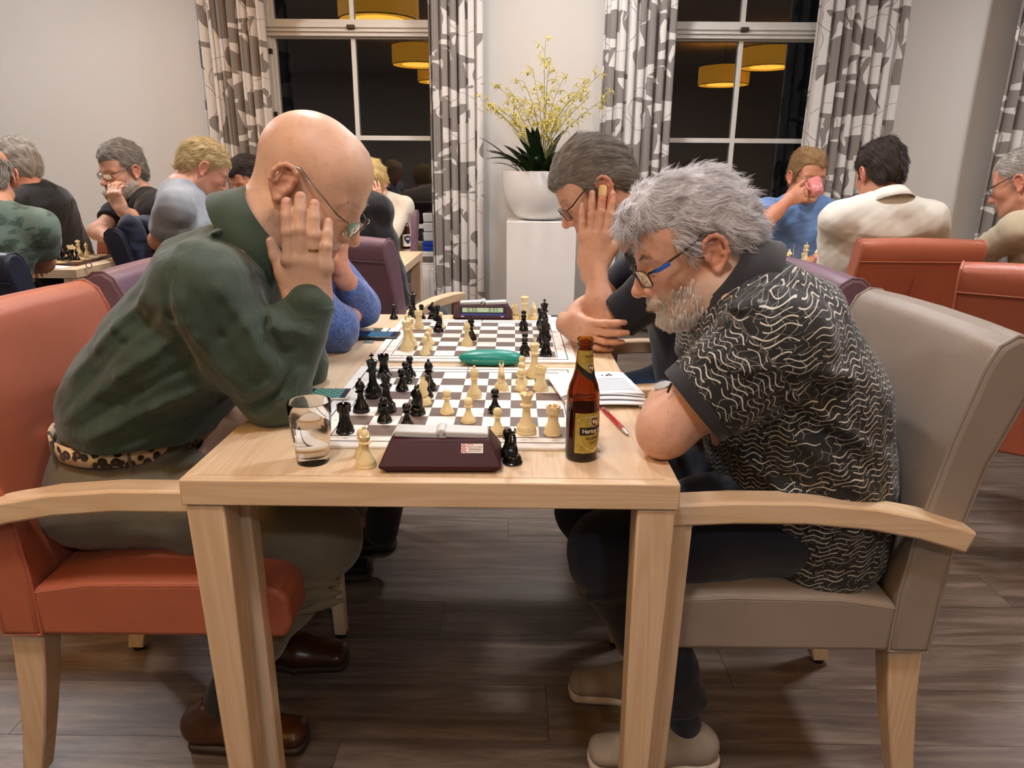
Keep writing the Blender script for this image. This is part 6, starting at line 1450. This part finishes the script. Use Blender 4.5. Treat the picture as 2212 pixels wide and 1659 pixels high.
def man_blue():
    org = np.array((-.80, 2.05, 0)); nose = np.array(at(764, 512, 2.04)); H0 = HF((0, 0, 0), .03, .55, 0, 1.04); c = nose-H0.w((.127, 0, -.036)); H = HF(c, .03, .55, 0, 1.04)
    nb = np.array((c[0]-.075, 2.05, c[2]-.10)); shN = np.array((-.645, 1.865, .975)); shF = np.array((-.63, 2.22, .975)); elN = np.array((-.490, 1.875, .812)); wrN = np.array((-.50, 2.06, .81)); elF = np.array((-.478, 2.12, .83)); wrF = np.array((-.50, 2.00, .95))
    B = Sdf(.0036, .02); head_ops(B, H, nb); B.cap(nb, (-.74, 2.05, .82), .06, .09, .03); B.cap((-.74, 2.05, .82), (-.79, 2.05, .55), .09, .1, .03)
    for sh, el, wr in ((shN, elN, wrN), (shF, elF, wrF)): B.cap(nb, sh, .05, .045, .02); B.chain([sh, el, wr], [.045, .042, .028], .03)
    hand_ops(B, wrN, (-.3, .9, .3), (0, 0, -1), -1, ((.5, .5, .4),)*4); hand_ops(B, wrF, (.1, -.1, 1), (-.6, 0, 0), 1, ((.3, .3, .3),)*4)
    for y in (1.96, 2.14): B.chain([(-.80, y, .56), (-.42, y, .50), (-.55, y, .14), (-.52, y, .06)], [.06, .045, .03, .025], .02)
    S = Sdf(.005); st = [((-.80, 2.05, .55), (.18, .13)), ((-.79, 2.05, .68), (.185, .14)), ((-.76, 2.05, .83), (.19, .13)), ((-.68, 2.05, .965), (.185, .11)), ((-.64, 2.05, 1.01), (.12, .08))]
    torso(S, st, Y1, .004, .06); S.chain([nb+np.array((-.02, 0, -.04)), shN], [.06, .066], .05); S.chain([nb+np.array((-.02, 0, -.04)), shF], [.06, .066], .05)
    S.chain([shN, elN], [.068, .060], .03); S.cap(elN, elN*.4+wrN*.6, .058, .046, .02); S.chain([shF, elF], [.068, .062], .03); S.cap(elF, elF*.5+wrF*.5, .056, .046, .02)
    S.wrinkle(.004, 34, 14); S.wrinkle(.002, 80, 15)
    T = Sdf(.006); T.ecap((-.83, 2.05, .575), (-.75, 2.05, .58), (.18, .11), (.175, .105), Y1, .05)
    for y, kx in ((1.96, -.36), (2.14, -.42)): T.chain([(-.80, y, .58), (kx, y, .50)], [.095, .075], .05); T.chain([(kx, y, .50), (kx-.06, y+.03, .14)], [.075, .052], .03)
    G = Sdf(.005); cap_hair(G, H, .008, .006)
    rb, rs_, rt, rg = jobs_run([B, S, T, G])
    P = put('person', rb, M_SKIN, None, org, paint=lambda p: paint_skin(H, '#d29a84', None, 1.5)(p+org), label='person in a blue melange sweater and glasses, mostly hidden behind the bald man', cat='person'); P.location = org
    put('sweater', rs_, melange(), P, org); put('trousers', rt, cloth('slate_trousers', '#272c33', .9), P, org); put('hair', rg, hair_mat('brown_hair', '#6b5a48'), P, org)
    glasses(H, P, org, plain('wire_silver', '#8d857a', .25, .9), .046, .034, thick=.0010, x=.118, drop=.006)
    M_BS = plain('black_sneaker', '#121214', .6)
    for hx, tx, y in ((-.67, -.385, 2.13), (-.72, -.43, 1.95)): shoe(P, org, (hx, y, 0), (tx, y, 0), plain('sneaker_dark_sole', '#3a3836', .6), M_BS, sport=True)
man_blue()

# =================================================================== players at the other tables
def sitter(label, H, seat, yaw, top_mat, leg_mat, tone='#cf9f86', hair=None, sl='short', arms=None, s=1.0, lean=.15, vox=.0055, hairkw={}, stub=None, strand=None, nbo=(-.05, 0, -.115), topname='shirt', grip=None, wid=1.0, spec=None):
    """a seated figure: seat = point on the chair, arms = ((elbow, wrist, handdir, palm, thumb) left, right)"""
    f = np.array((math.cos(yaw), math.sin(yaw), 0)); l = np.array((-math.sin(yaw), math.cos(yaw), 0)); z = np.array((0, 0, 1.0)); org = np.array((seat[0], seat[1], 0.0)); pel = org+z*.57
    nb = H.w((nbo[0], nbo[1], nbo[2])); sp = nb-pel
    shs = [nb-z*.068*s+l*sg*.178*s*wid+f*.0 for sg in (1, -1)]
    B = Sdf(vox*.72, .02); head_ops(B, H, nb, fine=True, nr=.055); B.cap(nb, pel+sp*.5, .06*s, .09*s, .03); B.cap(pel+sp*.5, pel, .09*s, .1*s, .03)
    S = Sdf(vox); st = [(pel-z*.02, (.17*s*wid, .125*s)), (pel+sp*.28, (.175*s*wid, .13*s)), (pel+sp*.58, (.182*s*wid, .122*s)), (pel+sp*.82-f*.015, (.178*s*wid, .105*s)), (pel+sp*.93-f*.015, (.11*s, .075*s))]
    torso(S, st, l, .004, .06)
    for i, sg in enumerate((1, -1)):
        sh = shs[i]
        if arms and arms[i] is not None: el, wr, hd, pn, th = arms[i]; el = np.array(el, float); wr = np.array(wr, float)
        else: el = sh-z*.25*s+f*.08+l*sg*.03; wr = el+f*.2*s+z*.02-l*sg*.06; hd, pn, th = f, -z, 1 if sg < 0 else -1
        B.cap(nb-z*.05*s, sh-z*.006, .046*s, .042*s, .02); B.chain([sh, el], [.048*s, .042*s], .03); B.chain([el, el*.6+wr*.4, wr], [.042*s, .038*s, .027*s], .025); hand_ops(B, wr, hd, pn, th, ((.45, .5, .4),)*4 if grip is None or grip[i] is None else grip[i], s)
        S.cap(nb-z*.045*s, sh, .067*s, .066*s, .05); d = nv(el-sh)
        if sl == 'short': S.cap(sh, sh+(el-sh)*.35, .067*s, .066*s, .04); S.flat(sh+d*.02, sh+(el-sh)*.62, .067*s, .066*s, .02, .004)
        else: S.chain([sh, el], [.067*s, .055*s], .03); S.cap(el, el*.12+wr*.88, .053*s, .040*s, .025)
    S.wrinkle(.004, 26, int(abs(seat[0])*100)); S.wrinkle(.002, 60, int(abs(seat[1])*100))
    T = Sdf(vox*1.2); T.ecap(pel-f*.03-z*.0, pel+f*.05, (.17*s, .11), (.165*s, .105), l, .05)
    for sg in (1, -1): k = pel+f*.38+l*sg*.1-z*.06; a = pel+f*.36+l*sg*.11-z*.45; T.chain([pel+l*sg*.085, k], [.092, .075], .05); T.chain([k, a], [.074, .05], .03); B.chain([pel+l*sg*.085, k, a, a+f*.06-z*.06], [.06, .045, .03, .025], .02)
    jobs = [B, S, T]
    if hair: G = Sdf(vox*.85); cap_hair(G, H, **hairkw); G.wrinkle(.006, 90, 7, (.5, 1, 1)); jobs.append(G)
    res = jobs_run(jobs)
    P = put('person', res[0], M_SKIN, None, org, paint=lambda p: paint_skin(H, tone, stub, 1.1)(p+org), label=label, cat='person'); P.location = org
    put(topname, res[1], top_mat, P, org); put('trousers', res[2], leg_mat, P, org)
    if hair:
        h = put('hair', res[3], hair_mat('hair_'+hair[0], hair[0]), P, org); p, nn = mesh_pts(res[3])
        def comb(Q): L = H.loc(Q); x, y, zz = L.T; return np.stack([-.9+0*x, np.sign(y)*.2, -.5-.5*smooth(.06, -.02, zz)], 1)@H.R
        strands('hair_strands', h, org, p, nn, comb if strand is None else (lambda Q: strand(H, Q)), 3500, .030, .0006, strand_mat('st_'+hair[0], hair), 5, .35, .2, 3, clump=1)
    M_DS = plain('dark_shoe', '#1a1817', .5)
    for sg in (1, -1):
        a = org+f*.30+l*sg*.11; shoe(P, org, a, a+f*.27, M_DS, M_DS)
    return P, org
M_BLK = cloth('black_jersey', '#0c0c0d', .9, var=.1); M_BLKT = cloth('black_trousers', '#0e0f12', .9); M_GREYT = cloth('grey_jersey', '#8d949b', .9, var=.06, bump=.4, vscale=14); M_CREAM = cloth('cream_knit', '#cfc6b4', .9, var=.05); M_TBLUE = cloth('light_blue_jersey', '#6b90c6', .9, var=.06); M_WPOLO = cloth('white_pique', '#dcdacd', .9, var=.04); M_BEIGE = cloth('beige_cotton', '#b5a88c', .9, var=.05)
def leafshirt():
    t = NT('leaf_print_cotton'); co = t.coord('Object', (1, .5, 1), (.5, .4, .8)); n = t.noise(co, 16, 3, .6, 2.5); v = t.add('ShaderNodeTexVoronoi'); v.inputs['Scale'].default_value = 24; t.link(co, v.inputs['Vector'])
    d = t.math('ADD', t.math('MULTIPLY', n.outputs[0], .8), t.math('MULTIPLY', v.outputs['Distance'], .5)); t.set(Base_Color=t.ramp(d, [(.42, lin('#33493f')), (.5, lin('#475d52')), (.56, lin('#3b5248')), (.66, lin('#64796e'))]), Roughness=.85, Sheen_Weight=.2); return t.m
def A(px, py, Y): return np.array(at(px, py, Y))
# bearded man, hand at his chin
H = HF(A(266, 372, 4.0), PI+1.05, .18, 0, 1.10)
Pb, ob = sitter('bearded man in a black polo holding his chin, by the left wall', H, (-2.08, 4.14), PI+.9, M_BLK, M_BLKT, '#c89a82', ('#8a847c', '#6a655f', '#a8a299'), 'short',
  ((A(300, 482, 3.92), A(262, 452, 3.80), (-.25, -.1, 1), (.2, 1, .2), 1), (A(210, 500, 3.95), A(236, 512, 3.8), (1, 0, 0), (0, 0, -1), 1)), 1.05, hairkw=dict(th=.008, top=.016), stub=('#b8b0a4', .8), grip=(((.7, .7, .5),)*4, None), vox=.005)
pb = [c for c in Pb.children]
glasses(H, Pb, ob, plain('glasses_dark', '#1d1a1a', .3), .050, .026, thick=.0012, x=.112)
def beard(P, org, H, cols, n=2500, seed=3):
    me = P.data; p = np.empty(len(me.vertices)*3, f32); me.vertices.foreach_get('co', p); p = p.reshape(-1, 3).astype(float)+org; nn = np.empty(len(p)*3, f32); me.vertices.foreach_get('normal', nn); nn = nn.reshape(-1, 3).astype(float)
    x, y, z = H.loc(p).T; ay = np.abs(y); m = (z < -.045)&(x > .015)&(z > -.125)&(ay < .07)&~((ay < .018)&(z > -.082)&(z < -.066))
    strands('beard', P, org, p[m], nn[m], lambda Q: np.stack([.3+0*Q[:, 0], 0*Q[:, 0], -1+0*Q[:, 0]], 1)@H.R, n, .016, .0006, strand_mat('beard_'+cols[0], cols), 4, .7, .35, seed)
beard(Pb, ob, H, ('#d6cfc4', '#9c948a', '#b9b1a6'))
collar_ring('collar', H.w((-.045, 0, -.105)), (0, 0, 1), (-.6, -.8, 0), .066, .085, .02, M_BLK, Pb, ob, gap=.5, fall=.04)
# grey-haired man, black sweater
H = HF(A(38, 362, 4.28), PI-.25, .12, 0, 1.16)
sitter('grey-haired man in a black crew-neck sweater by the left wall', H, (-2.82, 4.42), PI-.1, M_BLK, M_BLKT, '#c98f74', ('#b5ada0', '#8f887d', '#cfc8bd'), 'long', None, 1.12, hairkw=dict(th=.008, top=.012), topname='sweater')
# man with leaf-print shirt, at the left edge
H = HF(A(-30, 388, 2.86), 2.25, .25, 0, 1.12)
sitter('balding man in a green leaf-print shirt at the left edge', H, (-2.22, 2.74), 1.85, leafshirt(), cloth('slate_trousers', '#272c33', .9), '#c99478', ('#8e857c', '#a9a198'), 'short', (None, (A(92, 566, 2.98), A(70, 575, 3.2), (-.4, .8, 0), (0, 0, -1), 1)), 1.0, hairkw=dict(th=.002, top=-.03, low=-.03), wid=.82)
# blond man, grey T-shirt, seen from behind
H = HF(A(440, 368, 3.36), .55, .50, 0, 1.0)
sitter('blond man in a grey T-shirt seen from behind, in the navy chair', H, (-1.52, 3.46), .30, M_GREYT, M_BLKT, '#d9a48c', ('#cdb684', '#b39a66', '#e0cfa4'), 'short', ((A(430, 560, 3.7), A(520, 560, 3.7), (1, .2, 0), (0, 0, -1), -1), (A(345, 520, 3.25), A(420, 560, 3.2), (1, .3, 0), (0, 0, -1), 1)), 1.08, hairkw=dict(th=.005, top=.008, low=-.01), wid=1.32)
# dark-haired player half hidden behind the bald man
H = HF(A(536, 392, 4.25), PI+1.0, .35, 0, 1.0)
sitter('dark-haired player half hidden behind the bald man, at the table near the radiator', H, (-1.62, 4.30), PI+1.2, cloth('grey_sweat', '#4b4f55', .9), M_BLKT, '#c98f74', ('#2c2420', '#43372f'), 'long', None, 1.0, hairkw=dict(th=.010, top=.012))
# black shirt at the table near the radiator
H = HF(A(752, 372, 3.42), PI/2-.25, .35, 0, 1.04)
sitter('person in a loose black shirt resting a fist on the table near the radiator', H, (-.66, 3.28), PI/2-.35, M_BLK, cloth('grey_jeans', '#3a3b3f', .9), '#d9a58e', ('#43372f', '#2c2420'), 'long', (None, (A(812, 512, 3.42), A(806, 556, 3.72), (-.3, .7, -.2), (0, 0, -1), 1)), 1.02, hairkw=dict(th=.010, top=.012))
# blond child
H = HF(A(803, 398, 4.62), -PI/2-.35, .45, 0, .98)
def mop(H, Q): L = H.loc(Q); x, y, z = L.T; return np.stack([x*8, y*8, -.9+0*x], 1)@H.R
sitter('blond child in a cream sweater covering the face with a hand', H, (-.90, 4.78), -PI/2-.2, M_CREAM, M_BLKT, '#dcab95', ('#e0c888', '#c6a860', '#efdfae'), 'long', ((A(840, 520, 4.5), A(820, 452, 4.50), (-.15, -.1, 1), (-.6, .8, 0), -1), None), .92, hairkw=dict(th=.018, top=.016, fringe=.014), topname='sweater', strand=mop, grip=(((.1, .1, .1),)*4, None))
# man drinking from a pink mug
H = HF(A(1742, 384, 4.36), -PI/2+.18, .12, 0, 1.14)
Pm, om = sitter('man in a light blue T-shirt drinking from a pink mug', H, (1.86, 4.52), -PI/2+.08, M_TBLUE, M_DENIM, '#cf9274', ('#a8845a', '#8a6a44', '#b8966a'), 'short',
  ((A(1800, 540, 4.3), A(1760, 560, 4.1), (-.5, -.7, 0), (0, 0, -1), -1), (A(1655, 478, 4.12), A(1708, 428, 4.14), (.85, -.1, .25), (.1, .9, -.2), 1)), 1.04, hairkw=dict(th=.008, top=.014), grip=(None, ((.55, .7, .5), (.6, .75, .5), (.7, .8, .5), (.8, .8, .5))), vox=.005)
glasses(H, Pm, om, plain('wire_silver', '#8d857a', .25, .9), .050, .036, thick=.0012, x=.114)
bm = MB(); c = Vector(A(1779, 464, 4.22))-Vector(om)
for sg in (-1, 1): bm.tube([c, c+Vector((sg*.010, 0, .010)), c+Vector((sg*.020, 0, .012))], [.004, .003, .0008], 6)
bm.tube([c+Vector((0, 0, .004)), c-Vector((0, 0, .010))], [.004, .001], 6); bm.build('bird_motif', plain('motif_navy', '#1d2c4c', .7), Pm)
mg = empty('mug', A(1763, 405, 4.10), .3, 'glossy pink mug held to the mouth by the man in light blue', 'mug'); mg.rotation_euler = (-.75, .12, .2)
M_PINK = plain('pink_glaze', '#d98a86', .15); MB().lathe([(0, -.045), (.026, -.045), (.030, -.040), (.037, -.01), (.040, .045), (.037, .045), (.034, -.008), (.027, -.036), (0, -.038)], 32).build('cup', M_PINK, mg, smooth=50)
MB().tube([(-.036, 0, .026), (-.056, 0, .022), (-.062, 0, .0), (-.052, 0, -.020), (-.034, 0, -.022)], .0055, 8).build('handle', M_PINK, mg, smooth=60)
# dark-haired man from behind, white polo
H = HF(A(1900, 380, 3.26), PI/2+.10, .22, 0, 1.06)
Pw, ow = sitter('dark-haired man in a white polo seen from behind', H, (1.62, 3.36), PI/2+.02, M_WPOLO, M_BLKT, '#cf967c', ('#3b2f28', '#241c18', '#4c3e35'), 'short', ((A(1800, 560, 3.42), A(1790, 560, 3.7), (.1, 1, 0), (0, 0, -1), -1), (A(2010, 600, 3.42), A(1960, 600, 3.6), (-.3, 1, 0), (0, 0, -1), 1)), 1.08, hairkw=dict(th=.010, top=.014, low=-.02), wid=1.04)
collar_ring('collar', H.w((-.062, 0, -.105)), (-.1, .45, .9), (0, 1, -.4), .074, .100, .03, M_WPOLO, Pw, ow, gap=.5, fall=.055)
# man in beige at the right edge
H = HF(A(2212, 398, 3.2), PI-.95, .30, 0, 1.12)
Pz, oz = sitter('grey-haired man in a beige shirt cut by the right edge', H, (2.46, 3.12), PI-.95, M_BEIGE, M_BLKT, '#cb947a', ('#bcb5aa', '#968f86'), 'long', ((A(2098, 560, 3.22), A(2075, 590, 3.45), (-.5, .7, 0), (0, 0, -1), -1), None), 1.08, hairkw=dict(th=.006, top=.004))
glasses(H, Pz, oz, plain('glasses_dark', '#1d1a1a', .3), .046, .034, thick=.001, x=.112)
# navy jacket over the back of the navy chair
J = Sdf(.006); a = A(300, 500, 3.5); 
J.ecap((-1.80, 3.40, .975), (-1.78, 3.70, .985), (.065, .035), (.07, .035), (1, 0, 0), .03); J.ecap((-1.83, 3.42, .96), (-1.80, 3.42, .62), (.12, .030), (.14, .034), (0, 1, 0), .03); J.ecap((-1.80, 3.60, .97), (-1.72, 3.62, .70), (.13, .03), (.12, .03), (0, 1, 0), .03)
J.ecap((-1.77, 3.28, .98), (-1.70, 3.26, .70), (.05, .045), (.055, .045), (1, 0, 0), .03); J.wrinkle(.012, 24, 5); J.wrinkle(.005, 55, 6)
sdf_object('jacket', J.mesh(), cloth('navy_fleece', '#232c44', .9, var=.12), None, label='navy jacket draped over the back of the dark navy armchair', cat='jacket')
